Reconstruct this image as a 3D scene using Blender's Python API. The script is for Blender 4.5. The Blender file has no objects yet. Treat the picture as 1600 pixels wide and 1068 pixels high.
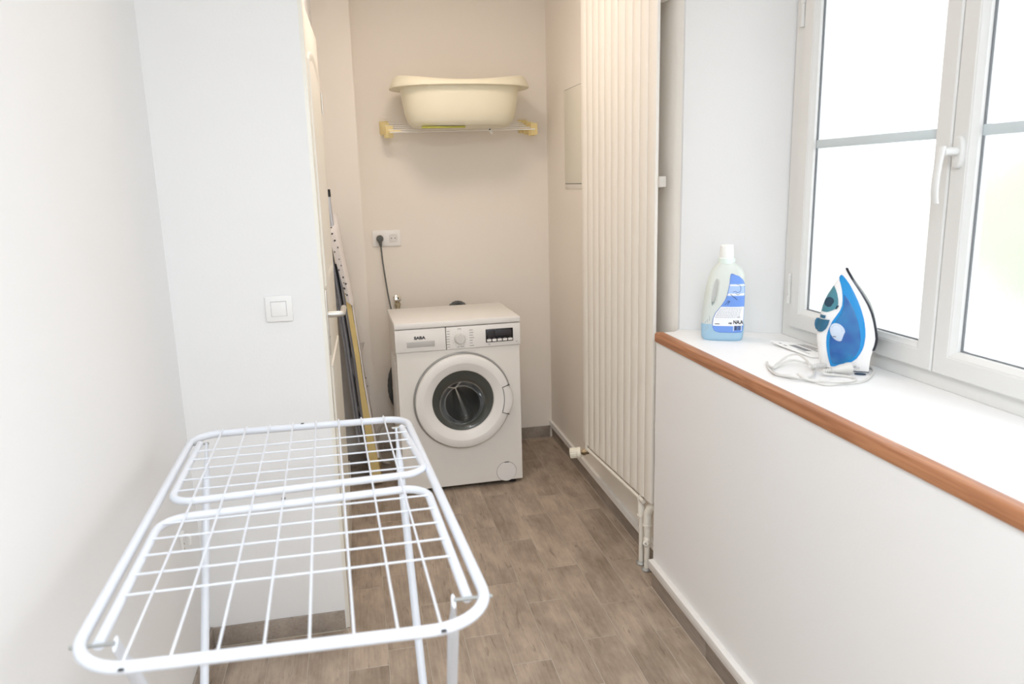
import bpy, bmesh, math, random
from mathutils import Vector, Matrix, noise
random.seed(7)
S = bpy.context.scene
COL = S.collection
PI = math.pi

# ------------------------------------------------------------------ camera
F_PX, YAW, PITCH, ROLL, CAM_Z = 1177.5, 0.1998, 0.2112, -0.0269, 1.4811
cy, sy, cp, sp = math.cos(YAW), math.sin(YAW), math.cos(PITCH), math.sin(PITCH)
fw = Vector((sy*cp, cy*cp, -sp)); rt = Vector((cy, -sy, 0)); up = rt.cross(fw)
cr, sr = math.cos(ROLL), math.sin(ROLL)
rt2 = rt*cr + up*sr; up2 = up*cr - rt*sr
cam = bpy.data.cameras.new('camera')
cam.sensor_width = 36; cam.lens = F_PX/1600*36
cam.clip_start = 0.05; cam.clip_end = 200
cam.dof.use_dof = True; cam.dof.focus_distance = 2.9; cam.dof.aperture_fstop = 3.8
co = bpy.data.objects.new('camera', cam); COL.objects.link(co)
m = Matrix.Identity(4)
for i in range(3):
    m[i][0] = rt2[i]; m[i][1] = up2[i]; m[i][2] = -fw[i]
m[0][3], m[1][3], m[2][3] = 0, 0, CAM_Z
co.matrix_world = m
S.camera = co

# ------------------------------------------------------------------ light
W = bpy.data.worlds.new('overcast_sky'); S.world = W; W.use_nodes = True
bg = W.node_tree.nodes['Background']
bg.inputs[0].default_value = (0.90, 0.95, 1.0, 1); bg.inputs[1].default_value = 3.92
S.view_settings.view_transform = 'Standard'; S.view_settings.look = 'None'
S.view_settings.gamma = 1; S.view_settings.use_curve_mapping = False
S.view_settings.exposure = 0.0
S.cycles.max_bounces = 16; S.cycles.diffuse_bounces = 10; S.cycles.transmission_bounces = 10
S.cycles.sample_clamp_indirect = 10

def area(name, loc, size, power, color, rot=(0, 0, 0), spread=180):
    l = bpy.data.lights.new(name, 'AREA'); l.shape = 'DISK'; l.size = size
    l.energy = power; l.color = color; l.spread = math.radians(spread)
    o = bpy.data.objects.new(name, l); COL.objects.link(o); o.location = loc; o.rotation_euler = rot
    return o
# added overhead fill, then the room's flush ceiling lamp (housings are built further down)
area('ceiling_lamp_and_fill_light', (0.20, -0.25, 2.535), 0.90, 47.9, (0.89, 0.945, 1.0))  # added fill, stands in for flash bounced off the ceiling
area('ceiling_lamp_and_fill_light', (0.30, 2.85, 2.535), 0.45, 10.4, (1.0, 0.833, 0.709))

# ------------------------------------------------------------------ materials
MATS = {}
def mk(name, col, rough=0.5, metal=0.0, bump=0.0, bscale=200, var=0.0, vscale=3, trans=0.0, ior=1.45, coat=0, sheen=0):
    if name in MATS: return MATS[name]
    mt = bpy.data.materials.new(name); mt.use_nodes = True
    nt = mt.node_tree; b = nt.nodes['Principled BSDF']
    b.inputs['Base Color'].default_value = (*col, 1); b.inputs['Roughness'].default_value = rough
    b.inputs['Metallic'].default_value = metal; b.inputs['IOR'].default_value = ior
    if trans: b.inputs['Transmission Weight'].default_value = trans
    if coat: b.inputs['Coat Weight'].default_value = coat
    tc = nt.nodes.new('ShaderNodeTexCoord')
    if bump:
        n = nt.nodes.new('ShaderNodeTexNoise'); n.inputs['Scale'].default_value = bscale; n.inputs['Detail'].default_value = 3
        nt.links.new(tc.outputs['Object'], n.inputs['Vector'])
        bp = nt.nodes.new('ShaderNodeBump'); bp.inputs['Strength'].default_value = bump; bp.inputs['Distance'].default_value = 0.002
        nt.links.new(n.outputs['Fac'], bp.inputs['Height']); nt.links.new(bp.outputs['Normal'], b.inputs['Normal'])
    if var:
        n = nt.nodes.new('ShaderNodeTexNoise'); n.inputs['Scale'].default_value = vscale; n.inputs['Detail'].default_value = 4
        nt.links.new(tc.outputs['Object'], n.inputs['Vector'])
        mx = nt.nodes.new('ShaderNodeMix'); mx.data_type = 'RGBA'
        mx.inputs[6].default_value = (*[c*(1-var) for c in col], 1); mx.inputs[7].default_value = (*[min(1, c*(1+var)) for c in col], 1)
        nt.links.new(n.outputs['Fac'], mx.inputs[0]); nt.links.new(mx.outputs[2], b.inputs['Base Color'])
    MATS[name] = mt; return mt

def s2l(r, g, b):
    f = lambda c: ((c/255)/12.92 if c/255 <= .04045 else ((c/255+.055)/1.055)**2.4)
    return (f(r), f(g), f(b))

wall_m = mk('white_wall_paint', (0.797, 0.797, 0.795), 0.85, bump=0.12, bscale=160, var=0.012, vscale=2)
alcove_m = mk('warm_white_wall_paint', (0.80, 0.752, 0.688), 0.85, bump=0.12, bscale=160, var=0.012, vscale=2)
ceil_m = mk('ceiling_paint', (0.82, 0.81, 0.79), 0.9)
trim_m = mk('white_gloss_paint', (0.82, 0.815, 0.80), 0.35, bump=0.04, bscale=60)
ledge_m = mk('white_sill_paint', (0.84, 0.84, 0.84), 0.4)
door_m = mk('cream_door_paint', (0.80, 0.775, 0.70), 0.32, bump=0.05, bscale=80)
grout_m = mk('pale_grout', (0.46, 0.40, 0.335), 0.9, bump=0.2, bscale=400, var=.15, vscale=40)
pvc_m = mk('white_pvc', (0.67, 0.67, 0.655), 0.35)
gasket_m = mk('dark_gasket', (0.17, 0.18, 0.19), 0.6)
bar_m = mk('grey_glazing_bar', (0.56, 0.63, 0.66), 0.5)
rad_m = mk('cream_radiator_enamel', (0.80, 0.765, 0.705), 0.35)
radp_m = mk('cream_pipe_paint', (0.78, 0.745, 0.67), 0.35)
brass_m = mk('dull_brass', (0.26, 0.21, 0.14), 0.4, .9)
steel_m = mk('brushed_steel', (0.62, 0.61, 0.58), 0.32, 1.0)
chrome_m = mk('chrome', (0.80, 0.79, 0.76), 0.12, 1.0)
satin_m = mk('satin_aluminium', (0.66, 0.65, 0.62), 0.42, 0.85)
zinc_m = mk('grey_zinc', (0.40, 0.41, 0.40), 0.5, 0.6)
enamel_m = mk('white_appliance_enamel', (0.80, 0.78, 0.745), 0.33)
wplast_m = mk('white_plastic', (0.82, 0.815, 0.80), 0.35)
greyring_m = mk('silver_grey_plastic', (0.33, 0.335, 0.33), 0.4, 0.3)
seam_m = mk('dark_seam', (0.03, 0.03, 0.03), 0.7)
black_m = mk('black_plastic', (0.012, 0.012, 0.014), 0.3)
display_m = mk('black_display_glass', (0.006, 0.007, 0.010), 0.08)
print_m = mk('dark_print', (0.05, 0.05, 0.055), 0.6)
greyprint_m = mk('grey_print', (0.22, 0.22, 0.23), 0.6)
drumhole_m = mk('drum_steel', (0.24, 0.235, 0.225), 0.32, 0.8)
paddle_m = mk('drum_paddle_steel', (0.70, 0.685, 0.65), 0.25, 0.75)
rubber_m = mk('grey_door_rubber', (0.17, 0.18, 0.175), 0.5)
hose_m = mk('dark_grey_hose', (0.085, 0.09, 0.09), 0.5)
cable_m = mk('grey_cable', (0.12, 0.13, 0.13), 0.5)
rack_m = mk('white_plastic_coating', (0.69, 0.725, 0.785), 0.3)
tub_m = mk('cream_plastic_tub', (0.80, 0.755, 0.60), 0.38)
tubmat_m = mk('yellow_green_rim', (0.42, 0.42, 0.06), 0.5)
yellow_m = mk('pale_yellow_plastic', (0.75, 0.62, 0.30), 0.42)
cordw_m = mk('white_line_cord', (0.82, 0.81, 0.78), 0.5)
foam_m = mk('yellow_foam', (0.66, 0.51, 0.22), 0.95, bump=0.5, bscale=180, var=.08, vscale=20)
boardmetal_m = mk('grey_board_metal', (0.22, 0.22, 0.24), 0.45, 0.4)
legmetal_m = mk('pale_grey_leg_metal', (0.55, 0.56, 0.60), 0.35, 0.4)
wood_m = None
iron_w = mk('iron_white_shell', (0.82, 0.815, 0.81), 0.22)
teal_m = mk('teal_plastic', s2l(70, 130, 145), 0.28)
dteal_m = mk('dark_teal_plastic', s2l(42, 100, 130), 0.3)
vteal_m = mk('deep_teal_plastic', s2l(25, 60, 80), 0.3)
navy_m = mk('navy_rubber', s2l(28, 52, 78), 0.5)
sole_m = mk('dark_soleplate', (0.02, 0.022, 0.03), 0.3, 0.3)
dial_m = mk('pale_dial_plastic', (0.56, 0.64, 0.76), 0.25)
paper_m = mk('white_paper', (0.80, 0.80, 0.79), 0.7)
cordplug_m = mk('white_cord_rubber', (0.66, 0.65, 0.625), 0.4)
cap_m = mk('pale_mint_cap', (0.74, 0.84, 0.79), 0.35)
label_blue = mk('label_blue', s2l(110, 150, 222), 0.4)
label_blue2 = mk('label_light_blue', s2l(168, 194, 240), 0.4)
label_line = mk('label_edge_blue', s2l(84, 128, 205), 0.4)
label_white = mk('label_white', (0.82, 0.83, 0.85), 0.4)
lamp_m = None

def wood():
    mt = bpy.data.materials.new('orange_brown_hardwood'); mt.use_nodes = True; nt = mt.node_tree; b = nt.nodes['Principled BSDF']
    tc = nt.nodes.new('ShaderNodeTexCoord'); mp = nt.nodes.new('ShaderNodeMapping')
    mp.inputs['Scale'].default_value = (60, 2.2, 60); nt.links.new(tc.outputs['Object'], mp.inputs['Vector'])
    n = nt.nodes.new('ShaderNodeTexNoise'); n.inputs['Scale'].default_value = 2.0; n.inputs['Detail'].default_value = 6; n.inputs['Distortion'].default_value = .6
    nt.links.new(mp.outputs['Vector'], n.inputs['Vector'])
    r = nt.nodes.new('ShaderNodeValToRGB'); e = r.color_ramp.elements
    e[0].position = .3; e[0].color = (*s2l(148, 94, 62), 1); e[1].position = .75; e[1].color = (*s2l(190, 135, 96), 1)
    nt.links.new(n.outputs['Fac'], r.inputs['Fac']); nt.links.new(r.outputs['Color'], b.inputs['Base Color'])
    b.inputs['Roughness'].default_value = .42
    return mt
wood_m = wood()

def tile_mat(name, dark, light, scratch):
    """printed wood-look ceramic: soft clouds, long grain and dark scratches, different on each tile"""
    mt = bpy.data.materials.new(name); mt.use_nodes = True; nt = mt.node_tree; b = nt.nodes['Principled BSDF']
    N = nt.nodes.new; L = nt.links.new
    tc = N('ShaderNodeTexCoord'); oi = N('ShaderNodeObjectInfo')
    vm = N('ShaderNodeVectorMath'); vm.operation = 'SCALE'; vm.inputs[0].default_value = (17.3, 9.1, 5.7); L(oi.outputs['Random'], vm.inputs['Scale'])
    ad = N('ShaderNodeVectorMath'); ad.operation = 'ADD'; L(tc.outputs['Object'], ad.inputs[0]); L(vm.outputs[0], ad.inputs[1])
    m1 = N('ShaderNodeMapping'); m1.inputs['Scale'].default_value = (1, .45, 1); L(ad.outputs[0], m1.inputs['Vector'])
    n1 = N('ShaderNodeTexNoise'); n1.inputs['Scale'].default_value = 11; n1.inputs['Detail'].default_value = 5; n1.inputs['Roughness'].default_value = .6; L(m1.outputs[0], n1.inputs['Vector'])
    m2 = N('ShaderNodeMapping'); m2.inputs['Scale'].default_value = (1, .07, 1); L(ad.outputs[0], m2.inputs['Vector'])
    n2 = N('ShaderNodeTexNoise'); n2.inputs['Scale'].default_value = 120; n2.inputs['Detail'].default_value = 4; L(m2.outputs[0], n2.inputs['Vector'])
    m3 = N('ShaderNodeMapping'); m3.inputs['Scale'].default_value = (1, .12, 1); L(ad.outputs[0], m3.inputs['Vector'])
    n3 = N('ShaderNodeTexNoise'); n3.inputs['Scale'].default_value = 70; n3.inputs['Detail'].default_value = 2; n3.inputs['Distortion'].default_value = 1.5; L(m3.outputs[0], n3.inputs['Vector'])
    mx = N('ShaderNodeMath'); mx.operation = 'MULTIPLY_ADD'; L(n2.outputs['Fac'], mx.inputs[0]); mx.inputs[1].default_value = .35; L(n1.outputs['Fac'], mx.inputs[2])
    rv = N('ShaderNodeMath'); rv.operation = 'MULTIPLY_ADD'; L(oi.outputs['Random'], rv.inputs[0]); rv.inputs[1].default_value = .10; L(mx.outputs[0], rv.inputs[2])
    r = N('ShaderNodeValToRGB'); e = r.color_ramp.elements; e[0].position = .45; e[0].color = (*dark, 1); e[1].position = .98; e[1].color = (*light, 1); L(rv.outputs[0], r.inputs['Fac'])
    sc = N('ShaderNodeValToRGB'); e = sc.color_ramp.elements; e[0].position = .62; e[0].color = (0, 0, 0, 1); e[1].position = .72; e[1].color = (1, 1, 1, 1); L(n3.outputs['Fac'], sc.inputs['Fac'])
    sm = N('ShaderNodeMath'); sm.operation = 'MULTIPLY'; L(sc.outputs['Color'], sm.inputs[0]); sm.inputs[1].default_value = .45
    mc = N('ShaderNodeMix'); mc.data_type = 'RGBA'; L(sm.outputs[0], mc.inputs[0]); L(r.outputs['Color'], mc.inputs[6]); mc.inputs[7].default_value = (*scratch, 1)
    L(mc.outputs[2], b.inputs['Base Color']); b.inputs['Roughness'].default_value = .48
    bp = N('ShaderNodeBump'); bp.inputs['Strength'].default_value = .12; bp.inputs['Distance'].default_value = .001; L(n2.outputs['Fac'], bp.inputs['Height']); L(bp.outputs['Normal'], b.inputs['Normal'])
    return mt
plank_m = tile_mat('wood_look_floor_tile', (0.215, 0.163, 0.122), (0.50, 0.405, 0.32), (0.11, 0.08, 0.058))
skirt_m = tile_mat('wood_look_skirting_tile', (0.235, 0.195, 0.162), (0.42, 0.36, 0.305), (0.13, 0.10, 0.08))

def frosted():
    mt = bpy.data.materials.new('frosted_glass'); mt.use_nodes = True; nt = mt.node_tree
    for n in list(nt.nodes): nt.nodes.remove(n)
    N = nt.nodes.new; L = nt.links.new
    out = N('ShaderNodeOutputMaterial')
    tr = N('ShaderNodeBsdfTranslucent'); tr.inputs['Color'].default_value = (.94, .94, .94, 1)
    rf = N('ShaderNodeBsdfRefraction'); rf.inputs['Color'].default_value = (.97, .97, .97, 1); rf.inputs['Roughness'].default_value = .30; rf.inputs['IOR'].default_value = 1.12
    gl = N('ShaderNodeBsdfGlossy'); gl.inputs['Roughness'].default_value = .25; gl.inputs['Color'].default_value = (.9, .9, .9, 1)
    tc = N('ShaderNodeTexCoord'); n = N('ShaderNodeTexNoise'); n.inputs['Scale'].default_value = 260; L(tc.outputs['Object'], n.inputs['Vector'])
    bp = N('ShaderNodeBump'); bp.inputs['Strength'].default_value = .35; bp.inputs['Distance'].default_value = .002; L(n.outputs['Fac'], bp.inputs['Height'])
    for s in (rf, gl): L(bp.outputs['Normal'], s.inputs['Normal'])
    m1 = N('ShaderNodeMixShader'); m1.inputs[0].default_value = .80; L(tr.outputs[0], m1.inputs[1]); L(rf.outputs[0], m1.inputs[2])
    m2 = N('ShaderNodeMixShader'); m2.inputs[0].default_value = .05; L(m1.outputs[0], m2.inputs[1]); L(gl.outputs[0], m2.inputs[2])
    L(m2.outputs[0], out.inputs['Surface']); return mt
frost_m = frosted()

def clear_glass(name, col, rough, mixf):
    """thin moulded plastic or glass: tinted transparent layer under a glossy coat"""
    mt = bpy.data.materials.new(name); mt.use_nodes = True; nt = mt.node_tree
    for n in list(nt.nodes): nt.nodes.remove(n)
    N = nt.nodes.new; L = nt.links.new
    out = N('ShaderNodeOutputMaterial'); t = N('ShaderNodeBsdfTransparent'); t.inputs['Color'].default_value = (*col, 1)
    g = N('ShaderNodeBsdfGlossy'); g.inputs['Roughness'].default_value = rough; g.inputs['Color'].default_value = (1, 1, 1, 1)
    f = N('ShaderNodeFresnel'); f.inputs['IOR'].default_value = 1.5
    mm = N('ShaderNodeMath'); mm.operation = 'MULTIPLY_ADD'; L(f.outputs[0], mm.inputs[0]); mm.inputs[1].default_value = .30; mm.inputs[2].default_value = mixf
    x = N('ShaderNodeMixShader'); L(mm.outputs[0], x.inputs[0]); L(t.outputs[0], x.inputs[1]); L(g.outputs[0], x.inputs[2]); L(x.outputs[0], out.inputs['Surface'])
    return mt
doorglass_m = clear_glass('washer_door_glass', (.90, .91, .90), .03, .0)
flange_m = mk('smoked_door_glass', (.075, .08, .075), .15, coat=.3)

def tank():
    mt = bpy.data.materials.new('translucent_blue_tank'); mt.use_nodes = True; nt = mt.node_tree; b = nt.nodes['Principled BSDF']
    N = nt.nodes.new; L = nt.links.new
    tc = N('ShaderNodeTexCoord'); n = N('ShaderNodeTexNoise'); n.inputs['Scale'].default_value = 14; n.inputs['Detail'].default_value = 2; L(tc.outputs['Object'], n.inputs['Vector'])
    r = N('ShaderNodeValToRGB'); e = r.color_ramp.elements; e[0].position = .35; e[0].color = (*s2l(10, 84, 160), 1); e[1].position = .68; e[1].color = (*s2l(28, 132, 190), 1)
    L(n.outputs['Fac'], r.inputs['Fac']); L(r.outputs['Color'], b.inputs['Base Color']); b.inputs['Roughness'].default_value = .12
    b.inputs['Coat Weight'].default_value = .6
    return mt
tank_m = tank()
tankrim_m = mk('clear_blue_rim', s2l(28, 140, 208), .15)

def bottle_mat(name, c1, c2):
    mt = bpy.data.materials.new(name); mt.use_nodes = True; nt = mt.node_tree
    for n in list(nt.nodes): nt.nodes.remove(n)
    N = nt.nodes.new; L = nt.links.new
    out = N('ShaderNodeOutputMaterial'); d = N('ShaderNodeBsdfDiffuse'); d.inputs[0].default_value = (*c1, 1)
    t = N('ShaderNodeBsdfTranslucent'); t.inputs[0].default_value = (*c2, 1)
    g = N('ShaderNodeBsdfGlossy'); g.inputs['Roughness'].default_value = .3
    a = N('ShaderNodeMixShader'); a.inputs[0].default_value = .4; L(d.outputs[0], a.inputs[1]); L(t.outputs[0], a.inputs[2])
    c = N('ShaderNodeMixShader'); c.inputs[0].default_value = .05; L(a.outputs[0], c.inputs[1]); L(g.outputs[0], c.inputs[2]); L(c.outputs[0], out.inputs['Surface'])
    return mt
bottle_m = bottle_mat('milky_plastic', (.87, .90, .86), (.87, .90, .86))
liquid_m = bottle_mat('pale_blue_liquid_in_plastic', s2l(190, 224, 244), s2l(175, 220, 248))

def cloth():
    mt = bpy.data.materials.new('white_star_cloth'); mt.use_nodes = True; nt = mt.node_tree; b = nt.nodes['Principled BSDF']
    b.inputs['Base Color'].default_value = (.74, .70, .68, 1); b.inputs['Roughness'].default_value = .9
    N = nt.nodes.new; L = nt.links.new
    tc = N('ShaderNodeTexCoord'); w = N('ShaderNodeTexNoise'); w.inputs['Scale'].default_value = 30; L(tc.outputs['Object'], w.inputs['Vector'])
    bp = N('ShaderNodeBump'); bp.inputs['Strength'].default_value = .4; bp.inputs['Distance'].default_value = .004; L(w.outputs['Fac'], bp.inputs['Height']); L(bp.outputs['Normal'], b.inputs['Normal'])
    return mt
cloth_m = cloth()
star_m = mk('black_star_print', (.03, .03, .035), .8)

# ------------------------------------------------------------------ mesh helpers
class MB:
    def __init__(s): s.v = []; s.f = []; s.mi = []
    def add(s, vs, fs, mi=0):
        o = len(s.v); s.v += [tuple(v) for v in vs]; s.f += [tuple(i+o for i in f) for f in fs]; s.mi += [mi]*len(fs); return s
    def box(s, a, b, bev=0.0, mi=0, mat=None):
        (x0, y0, z0), (x1, y1, z1) = a, b
        x0, x1 = min(x0, x1), max(x0, x1); y0, y1 = min(y0, y1), max(y0, y1); z0, z1 = min(z0, z1), max(z0, z1)
        if bev <= 0:
            vs = [(x0,y0,z0),(x1,y0,z0),(x1,y1,z0),(x0,y1,z0),(x0,y0,z1),(x1,y0,z1),(x1,y1,z1),(x0,y1,z1)]
            fs = [(0,3,2,1),(4,5,6,7),(0,1,5,4),(1,2,6,5),(2,3,7,6),(3,0,4,7)]
        else:
            bm = bmesh.new(); bmesh.ops.create_cube(bm, size=1)
            for v in bm.verts: v.co = Vector(((x0+x1)/2+v.co.x*(x1-x0), (y0+y1)/2+v.co.y*(y1-y0), (z0+z1)/2+v.co.z*(z1-z0)))
            bmesh.ops.bevel(bm, geom=list(bm.edges), offset=bev, segments=2, profile=.5, affect='EDGES')
            bm.verts.index_update(); vs = [tuple(v.co) for v in bm.verts]; fs = [tuple(v.index for v in f.verts) for f in bm.faces]; bm.free()
        if mat is not None: vs = [tuple(mat @ Vector(v)) for v in vs]
        return s.add(vs, fs, mi)
    def prism(s, poly, z0, z1, mi=0):
        n = len(poly); a = sum(poly[i][0]*poly[(i+1) % n][1]-poly[(i+1) % n][0]*poly[i][1] for i in range(n))
        if a < 0: poly = poly[::-1]
        vs = [(x, y, z0) for x, y in poly]+[(x, y, z1) for x, y in poly]
        return s.add(vs, [tuple(range(n))[::-1], tuple(range(n, 2*n))]+[(i, (i+1) % n, n+(i+1) % n, n+i) for i in range(n)], mi)
    def tube(s, path, r, seg=10, closed=False, mi=0, caps=True):
        P = [Vector(p) for p in path]; n = len(P); rs = r if isinstance(r, (list, tuple)) else [r]*n
        T = []
        for i in range(n):
            a = P[(i-1) % n] if (closed or i > 0) else P[i]; b = P[(i+1) % n] if (closed or i < n-1) else P[i]
            T.append((b-a).normalized())
        u = T[0].orthogonal().normalized(); vs = []
        for i in range(n):
            u = (u - T[i]*u.dot(T[i]))
            u = u.normalized() if u.length > 1e-6 else T[i].orthogonal().normalized()
            w = T[i].cross(u)
            for k in range(seg):
                a = 2*PI*k/seg; vs.append(P[i]+(u*math.cos(a)+w*math.sin(a))*rs[i])
        fs = []
        for i in range(n if closed else n-1):
            j = (i+1) % n
            off = 0
            if closed and j == 0:
                best = min(range(seg), key=lambda k: (vs[k]-vs[i*seg]).length); off = best
            for k in range(seg):
                fs.append((i*seg+k, i*seg+(k+1) % seg, j*seg+(k+1+off) % seg, j*seg+(k+off) % seg))
        if caps and not closed: fs += [tuple(range(seg))[::-1], tuple(range((n-1)*seg, n*seg))]
        return s.add(vs, fs, mi)
    def lathe(s, prof, seg=24, mat=None, mi=0):
        """prof: (radius, height) list, axis +z"""
        vs = []; n = len(prof)
        for r, z in prof:
            for k in range(seg):
                a = 2*PI*k/seg; vs.append(Vector((r*math.cos(a), r*math.sin(a), z)))
        fs = [(i*seg+k, i*seg+(k+1) % seg, (i+1)*seg+(k+1) % seg, (i+1)*seg+k) for i in range(n-1) for k in range(seg)]
        fs += [tuple(range(seg))[::-1], tuple(range((n-1)*seg, n*seg))]
        if mat is not None: vs = [mat @ v for v in vs]
        return s.add(vs, fs, mi)
    def loft(s, rings, caps=True, closed=True, mi=0):
        n = len(rings[0]); vs = [p for r in rings for p in r]; fs = []
        for i in range(len(rings)-1):
            for k in range(n if closed else n-1):
                fs.append((i*n+k, i*n+(k+1) % n, (i+1)*n+(k+1) % n, (i+1)*n+k))
        if caps: fs += [tuple(range(n))[::-1], tuple(range((len(rings)-1)*n, len(rings)*n))]
        return s.add(vs, fs, mi)
    def framesweep(s, rect, prof, axis_x=True):
        """profile (inset, depth) swept round a rectangle with mitred corners; rect=(y0,z0,y1,z1), depth is world x"""
        y0, z0, y1, z1 = rect; rings = []
        for d, x in prof: rings.append([(x, y0+d, z0+d), (x, y1-d, z0+d), (x, y1-d, z1-d), (x, y0+d, z1-d)])
        n = len(prof); vs = [p for r in rings for p in r]; fs = []
        for i in range(n):
            j = (i+1) % n
            for k in range(4): fs.append((i*4+k, i*4+(k+1) % 4, j*4+(k+1) % 4, j*4+k))
        return s.add(vs, fs)
    def mesh(s, name, mats, smooth=35, fixn=True):
        me = bpy.data.meshes.new(name); me.from_pydata(s.v, [], s.f)
        for mt in (mats if isinstance(mats, (list, tuple)) else [mats]): me.materials.append(mt)
        if any(s.mi):
            for p, i in zip(me.polygons, s.mi): p.material_index = i
        if fixn:
            bm = bmesh.new(); bm.from_mesh(me); bmesh.ops.recalc_face_normals(bm, faces=bm.faces); bm.to_mesh(me); bm.free()
        if smooth:
            me.polygons.foreach_set('use_smooth', [True]*len(me.polygons)); me.set_sharp_from_angle(angle=math.radians(smooth))
        me.update(); return me
    def build(s, name, mats, parent=None, smooth=35, fixn=True):
        return link(name, s.mesh(name, mats, smooth, fixn), parent)

def link(name, data, parent=None):
    o = bpy.data.objects.new(name, data); COL.objects.link(o)
    if parent is not None: o.parent = parent
    return o
def thing(name, label, cat, loc=(0, 0, 0), rz=0.0, group=None):
    o = link(name, None); o.location = loc; o.rotation_euler = (0, 0, rz); o.empty_display_size = .05
    return tag(o, label, cat, group)
def tag(o, label, cat, group=None):
    o['label'] = label; o['category'] = cat
    if group: o['group'] = group
    return o
def struct(name, mb, mat, parent=None, smooth=35):
    o = mb.build(name, mat, parent, smooth)
    if parent is None: o['kind'] = 'structure'
    return o
def fillet(pts, r, n=6, closed=False):
    P = [Vector(p) for p in pts]; out = []; N = len(P)
    for i in range(N):
        if not closed and i in (0, N-1): out.append(P[i]); continue
        a, b, c = P[(i-1) % N], P[i], P[(i+1) % N]
        d1 = (a-b).normalized(); d2 = (c-b).normalized(); ang = d1.angle(d2); t = min(r/math.tan(ang/2), (a-b).length*.49, (c-b).length*.49)
        p0, p1 = b+d1*t, b+d2*t
        rr = t*math.tan(ang/2); cen = b+(d1+d2).normalized()*(rr/math.sin(ang/2))
        for k in range(n+1):
            u = k/n; A0, A1 = p0-cen, p1-cen; om = max(A0.angle(A1), 1e-4)
            out.append(cen+(A0*math.sin((1-u)*om)+A1*math.sin(u*om))/math.sin(om))
    return out
def smooth_path(pts, n=6):
    P = [Vector(p) for p in pts]; out = []
    for i in range(len(P)-1):
        p0 = P[max(i-1, 0)]; p1 = P[i]; p2 = P[i+1]; p3 = P[min(i+2, len(P)-1)]
        for k in range(n):
            t = k/n; out.append(.5*((2*p1)+(p2-p0)*t+(2*p0-5*p1+4*p2-p3)*t*t+(3*p1-p0-3*p2+p3)*t**3))
    out.append(P[-1]); return out
def superellipse(a, b, n, e=2.6):
    out = []
    for k in range(n):
        t = 2*PI*k/n; c, s_ = math.cos(t), math.sin(t)
        out.append((a*math.copysign(abs(c)**(2/e), c), b*math.copysign(abs(s_)**(2/e), s_)))
    return out
def text_mesh(name, body, size, mat, parent, mw, bold=0.0, extrude=0.0003, align='LEFT', sx=1.0):
    cu = bpy.data.curves.new(name, 'FONT'); cu.body = body; cu.size = size; cu.offset = bold; cu.extrude = extrude; cu.align_x = align; cu.resolution_u = 3
    tmp = bpy.data.objects.new(name+'_font', cu); COL.objects.link(tmp)
    me = bpy.data.meshes.new_from_object(tmp.evaluated_get(bpy.context.evaluated_depsgraph_get()))
    bpy.data.objects.remove(tmp); bpy.data.curves.remove(cu)
    me.transform(mw @ Matrix.Diagonal((sx, 1, 1, 1))); me.materials.clear(); me.materials.append(mat); me.name = name
    return link(name, me, parent)
def frame3(o, x, y, z=None):
    x = Vector(x).normalized(); y = Vector(y).normalized(); z = x.cross(y) if z is None else Vector(z).normalized()
    return Matrix(((x.x, y.x, z.x, o[0]), (x.y, y.y, z.y, o[1]), (x.z, y.z, z.z, o[2]), (0, 0, 0, 1)))
def axis_mat(o, d):
    """matrix that takes +z to direction d, at o"""
    d = Vector(d).normalized(); x = d.orthogonal().normalized(); y = d.cross(x); return frame3(o, x, y, d)

# ------------------------------------------------------------------ room shell
XL, YF, XD = -.5535, 2.39, -.118
CEIL = 2.60
struct('wall_left', MB().box((XL-.12, -1.3, 0), (XL, YF+.02, CEIL)), wall_m)
struct('wall_middle', MB().box((XL-.12, YF, 0), (XD, YF+.055, CEIL)), wall_m)
struct('wall_door', MB().box((-.30, 2.445, 0), (-.165, 3.26, CEIL)).box((-.165, 2.445, 2.055), (-.135, 3.26, CEIL)).box((-.30, 3.26, 0), (-.135, 4.2, CEIL)), wall_m)
struct('wall_niche', MB().box((-.135, 3.95, 0), (.043, 4.2, CEIL)), alcove_m)
struct('wall_back', MB().box((.043, 4.10, 0), (1.75, 4.22, CEIL)), alcove_m)
struct('wall_right', MB().prism([(1.055, 4.10), (1.0575, 2.515), (1.0590, 2.490), (1.0625, 2.470), (1.0685, 2.453), (1.0770, 2.441), (1.0885, 2.432), (1.75, 2.432), (1.75, 4.10)], 0, CEIL), alcove_m)
struct('wall_reveal', MB().prism([(1.0885, 2.432), (1.091, 2.424), (1.372, 2.245), (1.75, 2.245), (1.75, 2.432)], 0, CEIL), wall_m)
struct('wall_window', MB().prism([(.990, 2.387), (1.055, 2.387), (1.091, 2.424), (1.372, 2.245), (1.75, 2.245), (1.75, -1.3), (.990, -1.3)], 0, .925), wall_m)
struct('wall_near', MB().prism([(1.091, .66), (1.372, .85), (1.75, .85), (1.75, -1.3), (1.091, -1.3)], .955, CEIL), wall_m)
struct('wall_lintel', MB().prism([(1.091, .66), (1.372, .85), (1.75, .85), (1.75, 2.245), (1.372, 2.245), (1.091, 2.424)], 2.20, CEIL), wall_m)
struct('wall_rear', MB().box((XL-.12, -1.42, 0), (1.75, -1.3, CEIL)), wall_m)
struct('ceiling', MB().box((XL-.2, -1.45, CEIL), (1.8, 4.3, CEIL+.1)), ceil_m)

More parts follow.
